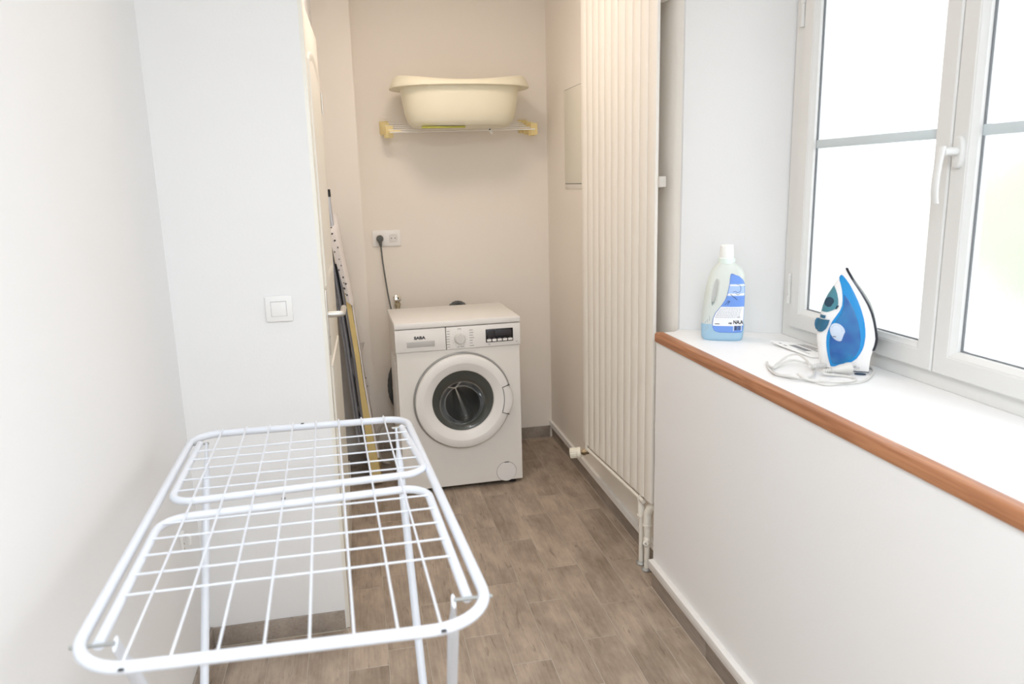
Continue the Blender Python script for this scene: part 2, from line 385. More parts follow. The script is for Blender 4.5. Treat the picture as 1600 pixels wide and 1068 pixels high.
# white sill board on the low wall, and its hardwood nosing
struct('trim_1', MB().prism([(1.014, 2.3866), (1.055, 2.3866), (1.0905, 2.423), (1.371, 2.2445), (1.75, 2.2445), (1.75, -1.29), (1.014, -1.29)], .925, .9555), ledge_m)
prof = [(1.0145, .9245), (1.0145, .9572), (1.010, .9580), (.994, .9578), (.9875, .9555), (.9848, .950), (.9848, .930), (.9862, .9255), (.990, .9245)]
mb = MB(); ys = [2.388-.03*i for i in range(124)]; rings = []
for y in ys:
    w1 = .0016*(noise.noise(Vector((y*5, 3.1, 0)))+.5*noise.noise(Vector((y*17, 1.1, 0))))
    rings.append([(x-(.5*w1 if x < .99 else 0), y, z+(w1 if (z > .94 and x < 1.0) else 0)) for x, z in prof])
mb.loft(rings); struct('trim_2', mb, wood_m)

# plaster ledges over the tile skirting
struct('trim_3', MB().box((.970, -1.25, .079), (.9905, 2.387, .111), .0015), trim_m)
struct('trim_4', MB().prism([(1.040, 4.0995), (1.0545, 4.0995), (1.0570, 2.50), (1.0570, 2.40), (1.040, 2.40)], .074, .102), trim_m)

# floor: mortar bed with every plank tile a piece of its own
XC, PW, PL, GR = -.4893, .1257, .4815, .0022
fl = struct('floor', MB().box((XL-.12, -1.42, -.08), (1.75, 4.22, -.0012)), grout_m)
offs = {0: .21, 1: .36, 2: .05, 3: 2.633, 4: .30, 5: 2.466, 6: 2.232, 7: 2.057, 8: 2.388, 9: 2.13, 10: 2.318, 11: 2.121, 12: .27, -1: .1}
def plank_mesh(w, l):
    b = .0012; h = .008; x, y = w/2, l/2
    return MB().loft([[(-x, -y, -h), (x, -y, -h), (x, y, -h), (-x, y, -h)], [(-x, -y, -b), (x, -y, -b), (x, y, -b), (-x, y, -b)], [(-x+b, -y+b, 0), (x-b, -y+b, 0), (x-b, y-b, 0), (-x+b, y-b, 0)]]).mesh('plank', plank_m, smooth=0)
pcache = {}
def put_plank(x0, x1, y0, y1):
    if x1-x0 < .008 or y1-y0 < .008: return
    k = (round(x1-x0, 4), round(y1-y0, 4))
    if k not in pcache: pcache[k] = plank_mesh(*k)
    o = link('plank', pcache[k], fl); o.location = ((x0+x1)/2, (y0+y1)/2, random.uniform(-.0003, .0003))
for c in range(-1, 13):
    x0 = XC+PW*c+GR/2; x1 = XC+PW*(c+1)-GR/2
    x0 = max(x0, XL+.012)
    o0 = offs[c]; k0 = math.floor((-.3-o0)/PL)
    k = k0
    while True:
        ya = o0+PL*k+GR/2; yb = o0+PL*(k+1)-GR/2; k += 1
        if ya > 4.09: break
        xr = 1.0505
        segs = [(ya, yb)]
        def emit(xa, xb, a, b):
            if b > a: put_plank(xa, xb, a, b)
        if c >= 11:   # narrower beside the low wall
            cut = 2.387
            emit(x0, min(x1, .9855), ya, min(yb, cut)) if x0 < .97 else None
            if yb > cut: emit(x0, min(x1, xr), max(ya, cut) if ya < cut and x0 >= .97 else (ya if ya >= cut else cut), min(yb, 4.088))
        else:
            lim = 4.088
            if x1 < XD+.02: lim = YF-.012
            elif x0 < XD+.0 and x1 > XD: lim = 3.93
            elif x1 < .05: lim = 3.935
            elif x0 < .043: lim = 3.935
            emit(x0, x1, ya, min(yb, lim))

# skirting tiles: grout strip + tiles standing proud of it
def skirting(name, a, b, z1, joints, thick=.009):
    """runs from a to b (xy), the room on its left; joints: distances along it"""
    A = Vector((a[0], a[1], 0)); B = Vector((b[0], b[1], 0)); L = (B-A).length; d = (B-A)/L; nrm = Vector((-d.y, d.x, 0))
    base = MB(); M = frame3(A, d, nrm, (0, 0, 1))
    base.box((0, .0005, 0), (L, thick-.0012, z1-.001), mat=M).box((0, thick-.002, -.001), (L, thick+.0036, .0024), mat=M)
    st = struct(name, base, grout_m, smooth=0)
    J = [0]+[j for j in joints if 0 < j < L]+[L]
    for j0, j1 in zip(J[:-1], J[1:]):
        g = .0011
        MB().box((j0+g, .001, .0015), (j1-g, thick, z1), .0008, mat=M).build('tile', skirt_m, st)
    return st
skirting('baseboard_left', (XL, YF), (XL, -.5), .072, [.48*i for i in range(1, 7)])
skirting('baseboard_middle', (XD-.003, YF), (XL+.0095, YF), .070, [])
skirting('baseboard_niche', (.042, 3.95), (-.13, 3.95), .072, [])
skirting('baseboard_back', (1.0435, 4.10), (.044, 4.10), .070, [.485, .97-.0])
skirting('baseboard_right', (1.0625, 2.40), (1.0625, 4.0905), .0735, [.481, .951, 1.435])
skirting('baseboard_window', (.9905, -.6), (.9905, 2.3865), .0785, [.6+1.942-.485*i for i in range(4, -1, -1)], .006)

# ------------------------------------------------------------------ door
dr = link('door_1', None); dr['kind'] = 'structure'
ang = math.atan2(.0197, 1.0)
DM = Matrix.Translation((-.113, 2.462, 0)) @ Matrix.Rotation(-ang, 4, 'Z')   # local: x out of the leaf, y along it
def dbox(a, b, bev=0): return MB().box(a, b, bev, mat=DM)
LW, LH = .762, 2.04
MB().box((-.165, YF+.002, 0), (-.1062, YF+.062, 2.09), .002).build('casing', door_m, dr)
MB().box((-.165, 3.232, 0), (-.112, 3.262, 2.09), .002).build('casing', door_m, dr)
dbox((-.040, 0, .012), (0, LW, LH), .002).build('leaf', door_m, dr)
def raised(y0, y1, z0, z1, arch=0):
    mb = MB(); rings = []
    for ins, x in ((0, .0002), (.004, .006), (.016, .0062), (.024, .0015), (.030, .0012), (.060, .0058), (.0601, .0058)):
        r = []
        a0, a1, b0, b1 = y0+ins, y1-ins, z0+ins, z1-ins
        r += [(x, a0, b0), (x, a1, b0)]
        for k in range(13):
            u = 1-k/12; yy = a0+(a1-a0)*u
            r.append((x, yy, b1-arch*(1-math.sin(PI*u)**.7)))
        rings.append(r)
    mb.loft(rings, caps=False); mb.f.append(tuple(range(len(mb.v)-15, len(mb.v)))); mb.mi.append(0)
    mb.v = [tuple(DM @ Vector(v)) for v in mb.v]
    return mb
raised(.115, LW-.105, .99+.16, LH-.115, .05).build('panel', door_m, dr, 40)
raised(.115, LW-.105, .20, .88, 0).build('panel', door_m, dr, 40)
hz = 1.065
bpz = MB().box((0, .040, hz-.135), (.0075, .080, hz+.085), .003, mat=DM); bp_o = bpz.build('backplate', satin_m, dr); bp_o['label'] = 'satin metal backplate'
h = MB().tube([DM @ Vector(p) for p in fillet([(.004, .060, hz), (.054, .060, hz), (.054, .175, hz+.002)], .014, 6)], [.0105]*2+[.0095]*7+[.0085], 12)
o = h.build('handle', satin_m, dr); o['label'] = 'satin metal lever handle'
MB().lathe([(.004, 0), (.004, .0082)], 12, DM @ axis_mat((0, .060, hz-.075), (1, 0, 0))).build('keyhole', seam_m, dr)
for zz in (.25, 1.80):
    MB().tube([DM @ Vector((.004, LW+.004, zz-.04)), DM @ Vector((.004, LW+.004, zz+.04))], .0042, 10).build('hinge', satin_m, dr)

# ------------------------------------------------------------------ window
wn = link('window_1', None); wn['kind'] = 'structure'
XS = 1.360
MB().framesweep((.86, .9556, 2.235, 2.198), [(0, 1.47), (0, 1.374), (.003, 1.372), (.060, 1.372), (.062, 1.376), (.062, 1.47)]).build('frame', pvc_m, wn, 20)
def sash(y0, y1, z0, z1, near_cover=0):
    s = MB().framesweep((y0, z0, y1, z1), [(0, 1.405), (0, XS+.004), (.004, XS), (.046, XS), (.048, XS+.002), (.050, XS+.002), (.060, XS+.012), (.062, XS+.013), (.0625, XS+.024), (.0625, 1.405)]).build('sash', pvc_m, wn, 20)
    MB().framesweep((y0+.0622, z0+.0622, y1-.0622, z1-.0622), [(0, XS+.0275), (0, XS+.0215), (.0032, XS+.0225), (.0032, XS+.0275)]).build('gasket', gasket_m, s, 0)
    MB().box((XS+.027, y0+.06, z0+.06), (XS+.029, y1-.06, z1-.06)).build('pane', frost_m, s, 0)
    zc = (z0+z1)/2
    MB().box((XS+.0215, y0+.0622, zc-.0125), (XS+.0268, y1-.0622, zc+.0125), .002).build('glazing_bar', bar_m, s)
    return s
sash(1.552, 2.176, .994, 2.132)
sash(.915, 1.549, .994, 2.132)
for zz in (1.115, 1.955):
    hg = MB().lathe([(.0085, -.046), (.0085, -.020), (.0065, -.0195), (.0065, .0195), (.0085, .020), (.0085, .046), (.004, .050)], 12, Matrix.Translation((XS+.002, 2.186, zz)))
    hg.box((XS+.005, 2.178, zz-.045), (XS+.012, 2.186, zz+.045)); hg.build('hinge', pvc_m, wn)
# turn handle
hm = MB(); ry, rz_ = 1.522, 1.517
ring = lambda x, a, b: [(x, ry+p[0], rz_+p[1]) for p in superellipse(a, b, 24, 3)]
hm.loft([ring(XS, .0155, .036), ring(XS-.007, .0155, .036), ring(XS-.010, .012, .032)])
hm.tube([(XS-.006, ry, rz_+.002), (XS-.045, ry, rz_+.002)], .0095, 14)
hp = smooth_path([(XS-.047, ry, rz_+.014), (XS-.052, ry, rz_-.012), (XS-.056, ry+.001, rz_-.05), (XS-.056, ry+.002, rz_-.085), (XS-.051, ry+.003, rz_-.114)], 5)
rings = []
for i, p in enumerate(hp):
    k = i/(len(hp)-1); a, b = .0055, .0105-.002*abs(k-.5)
    rings.append([(p.x+q[0], p.y+q[1], p.z) for q in superellipse(a, b, 14, 2.6)])
hm.loft(rings)
hm.build('handle', pvc_m, wn)

# ------------------------------------------------------------------ outside
mb = MB().box((1.8, -40, -.6), (60, 60, -.5)); o = mb.build('ground', mk('pale_gravel', (.62, .61, .58), .9, var=.1, vscale=4)); o['kind'] = 'structure'

random.seed(21)
def shrub(x, y, z, r, n, label):
    t = thing('garden_shrub', label, 'shrub', (x, y, -.5))
    f = MB()
    for k in range(n):
        u = random.uniform(-1, 1); a = random.uniform(0, 2*PI); q = math.sqrt(1-u*u)
        d_ = Vector((q*math.cos(a), q*math.sin(a), u)); lump = 1+.35*noise.noise(d_*2.2+Vector((x, y, z)))
        p = Vector((0, 0, z+.5))+d_*r*lump*random.uniform(.72, 1.0); M2 = axis_mat(p, d_+Vector((random.uniform(-.8, .8), random.uniform(-.8, .8), random.uniform(-.2, .9))))
        l, w_ = random.uniform(.07, .13), random.uniform(.03, .05)
        f.add([M2 @ Vector(v) for v in ((-l, 0, 0), (0, -w_, .012), (l, 0, 0), (0, w_, .012))], [(0, 1, 2, 3)])
    o = f.build('foliage', mk('shrub_leaf', s2l(128, 158, 52), .6, var=.3, vscale=3), t, 0, fixn=False); o['kind'] = 'stuff'
    MB().tube([(0, 0, 0), (.05, .02, (z+.5)*.6), (-.03, .04, z+.5)], [.07, .055, .03], 8).build('stem', mk('shrub_bark', (.12, .085, .06), .9), t)
shrub(6.3, 5.9, 1.0, .95, 2600, 'round green garden shrub blurred behind the right frosted pane')

# ------------------------------------------------------------------ radiator
ra = math.atan2(-.72, .04); P0 = Vector((.960, 3.16, 0)); P1 = Vector((1.0005, 2.440, 0))
RD = thing('radiator', 'tall cream vertical radiator with flat ribs, beside the low wall', 'radiator', (.960, 3.16, 0))
d = (P1-P0).normalized(); nr = Vector((-d.y, d.x, 0))          # d along the radiator towards the camera
if nr.x > 0: nr = -nr                                            # nr faces the room
RM = frame3((0, 0, 0), d, nr, (0, 0, 1)); RL = (P1-P0).length; NT = 11; tw = RL/NT
sec = [(.0007, -.011), (.0007, -.004), (.0020, -.0012), (.0045, 0), (tw-.0045, 0), (tw-.0020, -.0012), (tw-.0007, -.004), (tw-.0007, -.011)]
tm = MB().loft([[(x, y, .30) for x, y in sec], [(x, y, 2.24) for x, y in sec]]).mesh('tube', rad_m, 30)
tm.transform(RM)
for i in range(NT):
    o = link('tube', tm, RD); o.location = d*(tw*i)
def rbox(name, a, b, mat=rad_m, bev=.001): return MB().box(a, b, bev, mat=RM).build(name, mat, RD)
rbox('header', (.004, -.035, .33), (RL-.03, -.0105, .365)); rbox('header', (.004, -.035, 2.17), (RL-.03, -.0105, 2.205))
for zz in (.60, 1.463, 2.05):
    for xx in (.10, RL-.015): rbox('bracket', (xx-.012, -.084 if xx < .3 else -.036, zz-.018), (xx+.024, -.0105, zz+.018), mk('bracket_paint', (.60, .555, .50), .4), .002)
rw = lambda x, y, z: RM @ Vector((x, y, z))
for i in range(NT-2):     # rear ribs added out of sight to darken the wall gap
    o = link('gap_shade_tube', tm, RD); o.location = d*(tw*i)-nr*.034
# feed pipe along the lower edge, elbow to the floor
rb = MB().tube([rw(*p) for p in [(.045, -.007, .278), (RL-.075, -.007, .278)]], .0088, 12); rb.build('pipe', radp_m, RD)
b = P0; fx = Vector((1.010, 2.555, 0))-P0; fx2 = Vector((1.0125, 2.502, 0))-P0
e1 = rw(RL-.10, -.007, .278)
mb = MB().tube(fillet([e1, (fx.x, fx.y+.005, .278), (fx.x, fx.y, .20), (fx.x, fx.y, .004)], .035, 8), .0102, 12); mb.build('pipe', radp_m, RD)
mb = MB().tube(fillet([e1+(Vector((fx.x, fx.y, .278))-e1)*.3, (fx.x, fx.y+.004, .278), (fx.x, fx.y, .205)], .030, 8), .0150, 14); mb.lathe([(.015, 0), (.0175, .001), (.0175, .008), (.015, .009)], 14, Matrix.Translation((fx.x, fx.y, .200))); mb.build('elbow', radp_m, RD)
top = rw(RL-.02, -.020, .305)
mb = MB().tube(fillet([(fx2.x+.022, fx2.y-.022, .272), (fx2.x+.008, fx2.y-.010, .262), (fx2.x, fx2.y, .235), (fx2.x, fx2.y, .185)], .02, 6), .0160, 14)
mb.lathe([(.016, 0), (.0185, .001), (.0185, .008), (.016, .009)], 14, Matrix.Translation((fx2.x, fx2.y, .184))); mb.build('elbow', radp_m, RD)
mb = MB().lathe([(.0108, 0), (.0108, .10), (.0145, .103), (.014, .125), (.011, .13), (.0125, .135), (.0135, .165), (.012, .18)], 14, Matrix.Translation((fx2.x, fx2.y, .010)))
mb.lathe([(.0115, 0), (.0115, .024), (.009, .026)], 14, axis_mat((fx2.x, fx2.y, .122), (-.55, -.83, 0)))
lk = mb.build('lockshield_valve', radp_m, RD)
MB().box((-.0045, -.001, -.0008), (.0045, .001, .0008), mat=frame3(Vector((fx2.x, fx2.y, .122))+Vector((-.55, -.83, 0))*.0262, (.83*.8, -.55*.8, -.5), (-.55, -.83, 0))).build('slot', seam_m, lk)
for p in (fx, fx2): MB().lathe([(.019, 0), (.021, .003), (.017, .009), (.0105, .012)], 18, Matrix.Translation((p.x, p.y, .001))).build('floor_collar', zinc_m, RD)
# thermostatic valve, its head points into the room
vb = rw(.035, -.004, .262); vd = Vector((-.93, .30, -.10)).normalized()
ax = axis_mat(vb-vd*0, vd)
MB().lathe([(.0085, -.012), (.0125, -.010), (.0125, .004), (.016, .005), (.016, .018), (.011, .02), (.011, .026)], 6, ax).build('valve_body', brass_m, RD)
MB().tube([vb+Vector((.002, 0, -.002)), vb+Vector((.004, .0, .045))], .009, 10).build('valve_tail', radp_m, RD)
hd = MB().lathe([(.0235, .0255), (.0255, .028), (.0255, .042), (.0225, .045), (.0215, .072), (.020, .076), (.0, .0765)], 24, ax).build('thermostat_head', mk('ivory_plastic', (.80, .765, .66), .4), RD)
fins = MB()
for k in range(14):
    a = 2*PI*k/14; M2 = ax @ Matrix.Rotation(a, 4, 'Z'); fins.box((.0205, -.0013, .047), (.0240, .0013, .0745), mat=M2)
fn = fins.build('grip_rib', mk('ivory_plastic', (.80, .765, .66), .4), hd)
MB().lathe([(.0205, 0), (.0205, .001)], 24, ax @ Matrix.Translation((0, 0, .0762))).build('end_cap', seam_m, hd) if False else None

# ------------------------------------------------------------------ flush cabinet on the right wall
wx = lambda y: 1.055+(4.10-y)*.0016
cb = thing('distribution_cabinet', 'flush cream metal cabinet set in the right wall, half behind the radiator', 'cabinet', (wx(3.5), 3.5, 1.68))
q0, q1 = Vector((wx(3.74), 3.74, 0)), Vector((wx(3.28), 3.28, 0)); dd = (q1-q0).normalized(); nn = Vector((-1, 0, 0)); CM = frame3(q0-Vector(cb.location), dd, nn - dd*nn.dot(dd), (0, 0, 1))
cw = (q1-q0).length
MB().box((0, .0003, 1.432), (cw, .003, 1.908), .0006, mat=CM).build('frame', rad_m, cb)
MB().box((.006, .0032, 1.459), (cw-.006, .0060, 1.902), .0008, mat=CM).build('door', mk('cabinet_cream_paint', (.76, .735, .64), .4), cb)
MB().box((.004, .0028, 1.4555), (cw-.004, .0036, 1.4580), mat=CM).build('shadow_gap', seam_m, cb)
MB().box((.004, .0028, 1.9025), (cw-.004, .0036, 1.9040), mat=CM).build('shadow_gap', seam_m, cb)

# ------------------------------------------------------------------ washing machine
WM = thing('washing_machine', 'white front-loading washing machine with round glass door against the back wall', 'washing machine', (.1464, 3.4491, 0), .0248)
WW, WD = .597, .43
DC = (.3065, .4555)
cbm = MB().box((.0035, .022, .700), (WW-.0035, WD, .8185), .002)
rx0, rx1, rz0, rz1 = .003, WW-.003, .022, .708
angs = sorted([2*PI*k/64 for k in range(64)]+[math.atan2(z-DC[1], x-DC[0]) % (2*PI) for x in (rx0, rx1) for z in (rz0, rz1)])
def rect_ring(ins, y):
    out = []
    for a in angs:
        c, s_ = math.cos(a), math.sin(a)
        t = min(((rx1-DC[0])/c if c > 1e-9 else (rx0-DC[0])/c if c < -1e-9 else 9), ((rz1-DC[1])/s_ if s_ > 1e-9 else (rz0-DC[1])/s_ if s_ < -1e-9 else 9))
        x, z = DC[0]+c*t, DC[1]+s_*t
        out.append((min(max(x, rx0+ins), rx1-ins), y, min(max(z, rz0+ins), rz1-ins)))
    return out
cbm.loft([[(DC[0]+.166*math.cos(a), .030, DC[1]+.166*math.sin(a)) for a in angs], [(DC[0]+.166*math.cos(a), .008, DC[1]+.166*math.sin(a)) for a in angs], rect_ring(.003, .008), rect_ring(.0008, .0092), rect_ring(0, .012), rect_ring(0, WD)], caps=False)
cbm.add(rect_ring(0, WD), [tuple(range(len(angs)))])
cbm.build('cabinet', enamel_m, WM, 12)
ribs = MB()
for i in range(5):
    y = .075+.062*i
    ribs.loft([[( .0035, y-.012, z), (-.0015, y-.006, z), (-.0015, y+.006, z), (.0035, y+.012, z)] for z in (.08, .66)], closed=True)
ribs.build('side_rib', enamel_m, WM)
MB().box((-.001, -.004, .8195), (WW+.001, WD+.012, .848), .006).build('worktop', wplast_m, WM)
MB().box((.006, .012, .706), (WW-.006, .024, .8190), 0).build('panel_seam', seam_m, WM)
# fascia: drawer front left, control panel right
dw = MB(); y = 0
dw.box((0, -.001, .710), (.2365, .02, .8165), .003)
drw = dw.build('detergent_drawer', wplast_m, WM)
MB().box((.0395, -.0018, .722), (.1995, .002, .7965), .0015).build('drawer_front', wplast_m, drw)
gm = mk('grip_recess_grey', (.50, .50, .495), .4)
MB().box((.053, -.0028, .7305), (.184, .001, .7585), .0008).build('grip_recess', gm, drw)
MB().box((.051, -.0032, .7275), (.186, -.0012, .7305), .0006).build('grip_lip', wplast_m, drw)
cpn = MB().box((.2395, -.001, .710), (WW, .02, .8165), .003).build('control_panel', wplast_m, WM)
text_mesh('brand_lettering', 'SABA', .0185, print_m, drw, frame3((.0885, -.0024, .7700), (1, 0, 0), (0, 0, 1)), bold=.0010, sx=1.18)
fm = axis_mat((.3025, -.001, .7600), (0, -1, 0))
kb = MB().lathe([(.0275, 0), (.0275, .004), (.0245, .006), (.0235, .018), (.0215, .0205), (.0, .021)], 32, fm).build('program_knob', mk('knob_grey_white', (.68, .68, .67), .4), WM)
MB().box((.3018, -.0232, .778), (.3032, -.019, .7815)).build('pointer', greyprint_m, kb)
pr = MB()
random.seed(3)
for k in range(16):
    a = PI/2+2*PI*(k+.5)/16; cxx, czz = .3025+.036*math.cos(a), .760+.036*math.sin(a)
    pr.box((cxx-.0012, -.0016, czz-.0006), (cxx+.0012, -.0008, czz+.0006))
for side in (-1, 1):
    for k in range(7):
        z = .722+.0125*k; L = random.uniform(.012, .022); x = .3025+side*(.058) - (L if side > 0 else 0)
        x = .3025+side*.047 if side > 0 else .3025-.047-L
        pr.box((x, -.0016, z-.0011), (x+L, -.0008, z+.0011))
pr.box((.293, -.0016, .8045), (.312, -.0008, .8065)).box((.288, -.0016, .7175), (.300, -.0008, .7195)).box((.304, -.0016, .7185), (.322, -.0008, .7205))
pr.box((.438, -.0016, .7225), (.447, -.0008, .7240)).box((.440, -.0016, .7180), (.449, -.0008, .7195)).box((.574, -.0016, .7255), (.581, -.0008, .7275))
pr.build('program_print', greyprint_m, cpn)
dp = MB().box((.4275, -.0042, .7310), (.5605, .002, .7945), .002).build('display', display_m, WM)
MB().box((.436, -.0050, .7555), (.470, -.0040, .7890), .0006).box((.4745, -.0050, .7600), (.5520, -.0040, .7890), .0006).build('display_window', mk('display_dark_grey', (.035, .035, .04), .15), dp)
for k in range(5):
    x = .4325+.0257*k
    MB().box((x, -.0062, .7350), (x+.0212, -.003, .7462), .0012).build('push_button', wplast_m, dp)
mk_ = MB()
for k in range(5):
    x = .4345+.0257*k; mk_.box((x+.004, -.0046, .7488), (x+.013, -.0041, .7502))
mk_.build('display_print', mk('pale_print', (.35, .35, .36), .5), dp)
# door
dm = frame3((DC[0], .008, DC[1]), (1, 0, 0), (0, 0, 1))
def ringlathe(prof, seg=72):
    mb = MB(); n = len(prof)
    for r, z in prof:
        for k in range(seg):
            a = 2*PI*k/seg; mb.v.append(tuple(dm @ Vector((r*math.cos(a), r*math.sin(a), z))))
    for i in range(n):
        j = (i+1) % n
        for k in range(seg): mb.f.append((i*seg+k, i*seg+(k+1) % seg, j*seg+(k+1) % seg, j*seg+k)); mb.mi.append(0)
    return mb
ringlathe([(.2375, -.002), (.2375, .0085), (.2355, .0105), (.20, .0105), (.20, -.002)]).build('door_bezel', greyring_m, WM, 40)
dring = ringlathe([(.2285, .0095), (.2290, .028), (.2262, .0345), (.220, .0378), (.1925, .0405), (.1885, .0398), (.1515, .021), (.1490, .016), (.1490, .008), (.16, .006), (.22, .006)])
dro = dring.build('door_ring', wplast_m, WM, 24)
# handle flap on the ring (right), slightly proud, bulging past the rim
hf = MB(); rings = []
for k in range(13):
    a = -.315+.63*k/12; bul = .014*(1-((k-6)/6)**2)
    rr = [(.197+.004*math.cos(a*3), .0385), (.199, .0432), (.214, .0432), (.226+bul*.8, .0375), (.230+bul, .024), (.227+bul*.6, .012), (.205, .012)]
    rings.append([tuple(dm @ Matrix.Rotation(a-.03, 4, 'Z') @ Vector((r, 0, z))) for r, z in rr])
hf.loft(rings); hf.build('door_handle', wplast_m, WM, 40)
sm = MB()
for sgn in (-1, 1):
    a = sgn*.322-.03; R = dm @ Matrix.Rotation(a, 4, 'Z')
    sm.box((.196, -.0011, .030), (.233, .0011, .0432), mat=R)
pts = [dm @ Matrix.Rotation(-.322-.03+.644*k/12, 4, 'Z') @ Vector((.1962, 0, .0412)) for k in range(13)]
sm.tube(pts, .0013, 6); sm.build('handle_seam', seam_m, dro)
# axis_mat's local x direction decides where the flap sits; glass bowl and drum behind
gb = MB(); gp = [(.0001, -.052), (.04, -.0515), (.072, -.047), (.088, -.038), (.098, -.020), (.106, .0), (.116, .0075), (.132, .011), (.149, .012)]; seg = 56
for r, z in gp:
    for k in range(seg): gb.v.append(tuple(dm @ Vector((r*math.cos(2*PI*k/seg), (r*math.sin(2*PI*k/seg))-(.020 if r < .11 else .020*max(0, (.149-r)/.039)), z))))
for i in range(len(gp)-1):
    for k in range(seg): gb.f.append((i*seg+k, i*seg+(k+1) % seg, (i+1)*seg+(k+1) % seg, (i+1)*seg+k)); gb.mi.append(0)
gb.build('glass_bowl', doorglass_m, WM, 60, fixn=False)
MB().loft([[tuple(dm @ Vector((r*math.cos(2*PI*k/56), r*math.sin(2*PI*k/56)-sh, z))) for k in range(56)] for r, z, sh in ((.1490, .0085, 0), (.136, .006, .004), (.122, .0005, .011), (.113, -.006, .018), (.106, -.018, .020))], caps=False).build('glass_flange', flange_m, WM, 60, fixn=False)
dk = MB(); 
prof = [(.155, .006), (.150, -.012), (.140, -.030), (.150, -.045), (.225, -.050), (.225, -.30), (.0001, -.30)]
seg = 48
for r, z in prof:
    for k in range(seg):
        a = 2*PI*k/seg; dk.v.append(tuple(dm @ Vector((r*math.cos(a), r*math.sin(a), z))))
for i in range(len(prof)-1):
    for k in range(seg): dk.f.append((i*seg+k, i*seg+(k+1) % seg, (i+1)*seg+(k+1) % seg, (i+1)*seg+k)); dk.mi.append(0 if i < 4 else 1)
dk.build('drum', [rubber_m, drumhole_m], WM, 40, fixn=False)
for k in range(3):     # drum lifters: vase-shaped pressed ribs
    a = 2*PI*k/3-PI/2; R = dm @ Matrix.Rotation(a, 4, 'Z'); rings = []
    for z, w, h_ in ((-.055, .030, .006), (-.07, .040, .030), (-.11, .034, .048), (-.17, .024, .055), (-.24, .017, .050), (-.285, .013, .03)):
        rings.append([tuple(R @ Vector((.2245-h_*(1-abs(t)**1.6), w*t*(1+.9*abs(t)), z))) for t in (-1, -.75, -.45, -.2, 0, .2, .45, .75, 1)])
    MB().loft(rings, closed=False, caps=False).build('drum_paddle', paddle_m, WM, 40)
# the pressed star on the drum's back wall
for k in range(3):
    a = 2*PI*k/3-1.25; R = dm @ Matrix.Rotation(a, 4, 'Z'); rings = []
    for r, w in ((-.02, .016), (.02, .022), (.06, .034), (.10, .042), (.145, .046), (.175, .040), (.18, .038)):
        rings.append([tuple(R @ Vector((r+.02, w*t, -.296+(.075 if r < .178 else 0)*(1-t*t)))) for t in (-1, -.6, -.2, .2, .6, 1)])
    MB().loft(rings, closed=False, caps=False).build('drum_rib', paddle_m, WM, 50)
# pump cap
pm = axis_mat((.5115, .008, .068), (0, -1, 0))
MB().lathe([(.0505, -.002), (.0505, .0006)], 40, pm).build('cap_seam', seam_m, WM)
MB().lathe([(.0493, -.002), (.0493, .0022), (.048, .0034), (.0, .0036)], 40, pm).build('pump_cap', wplast_m, WM)
MB().box((.502, .0035, .1155), (.524, .0060, .1195), .0006).build('cap_notch', seam_m, WM)
for x, y in ((.05, .05), (WW-.05, .05), (.05, WD-.05), (WW-.05, WD-.05)):
    MB().lathe([(.022, .0), (.022, .012), (.012, .013), (.012, .024)], 16, Matrix.Translation((x, y, .0005))).build('foot', black_m, WM)
MB().box((.02, .03, .0195), (WW-.02, WD-.01, .024)).build('base_plate', seam_m, WM)

# drain hose behind the machine (arches above the top edge and bulges past the left side)
dhp = smooth_path([(.60, 3.93, .50), (.585, 3.955, .72), (.555, 3.97, .82), (.513, 3.975, .846), (.468, 3.97, .82), (.40, 3.96, .70), (.27, 3.945, .62), (.160, 3.93, .54), (.128, 3.925, .44), (.146, 3.93, .33), (.24, 3.94, .22), (.36, 3.96, .12), (.42, 3.97, .014)], 10)
rs = [.0125+.0012*math.sin(i*2.2) for i in range(len(dhp))]
tag(MB().tube(dhp, rs, 12).build('drain_hose', hose_m), 'dark grey drain hose looped behind the washing machine', 'hose')
# pale hose lying beside the machine
php = smooth_path([(.150, 3.90, .16), (.150, 3.91, .215), (.115, 3.91, .235), (.070, 3.90, .222), (.048, 3.895, .18), (.042, 3.89, .10), (.062, 3.89, .03), (.10, 3.89, .009)], 8)
tag(MB().tube(php, .0075, 10).build('water_hose', mk('beige_hose', (.50, .45, .39), .5)), 'pale water hose hooped on the floor left of the washing machine', 'hose')

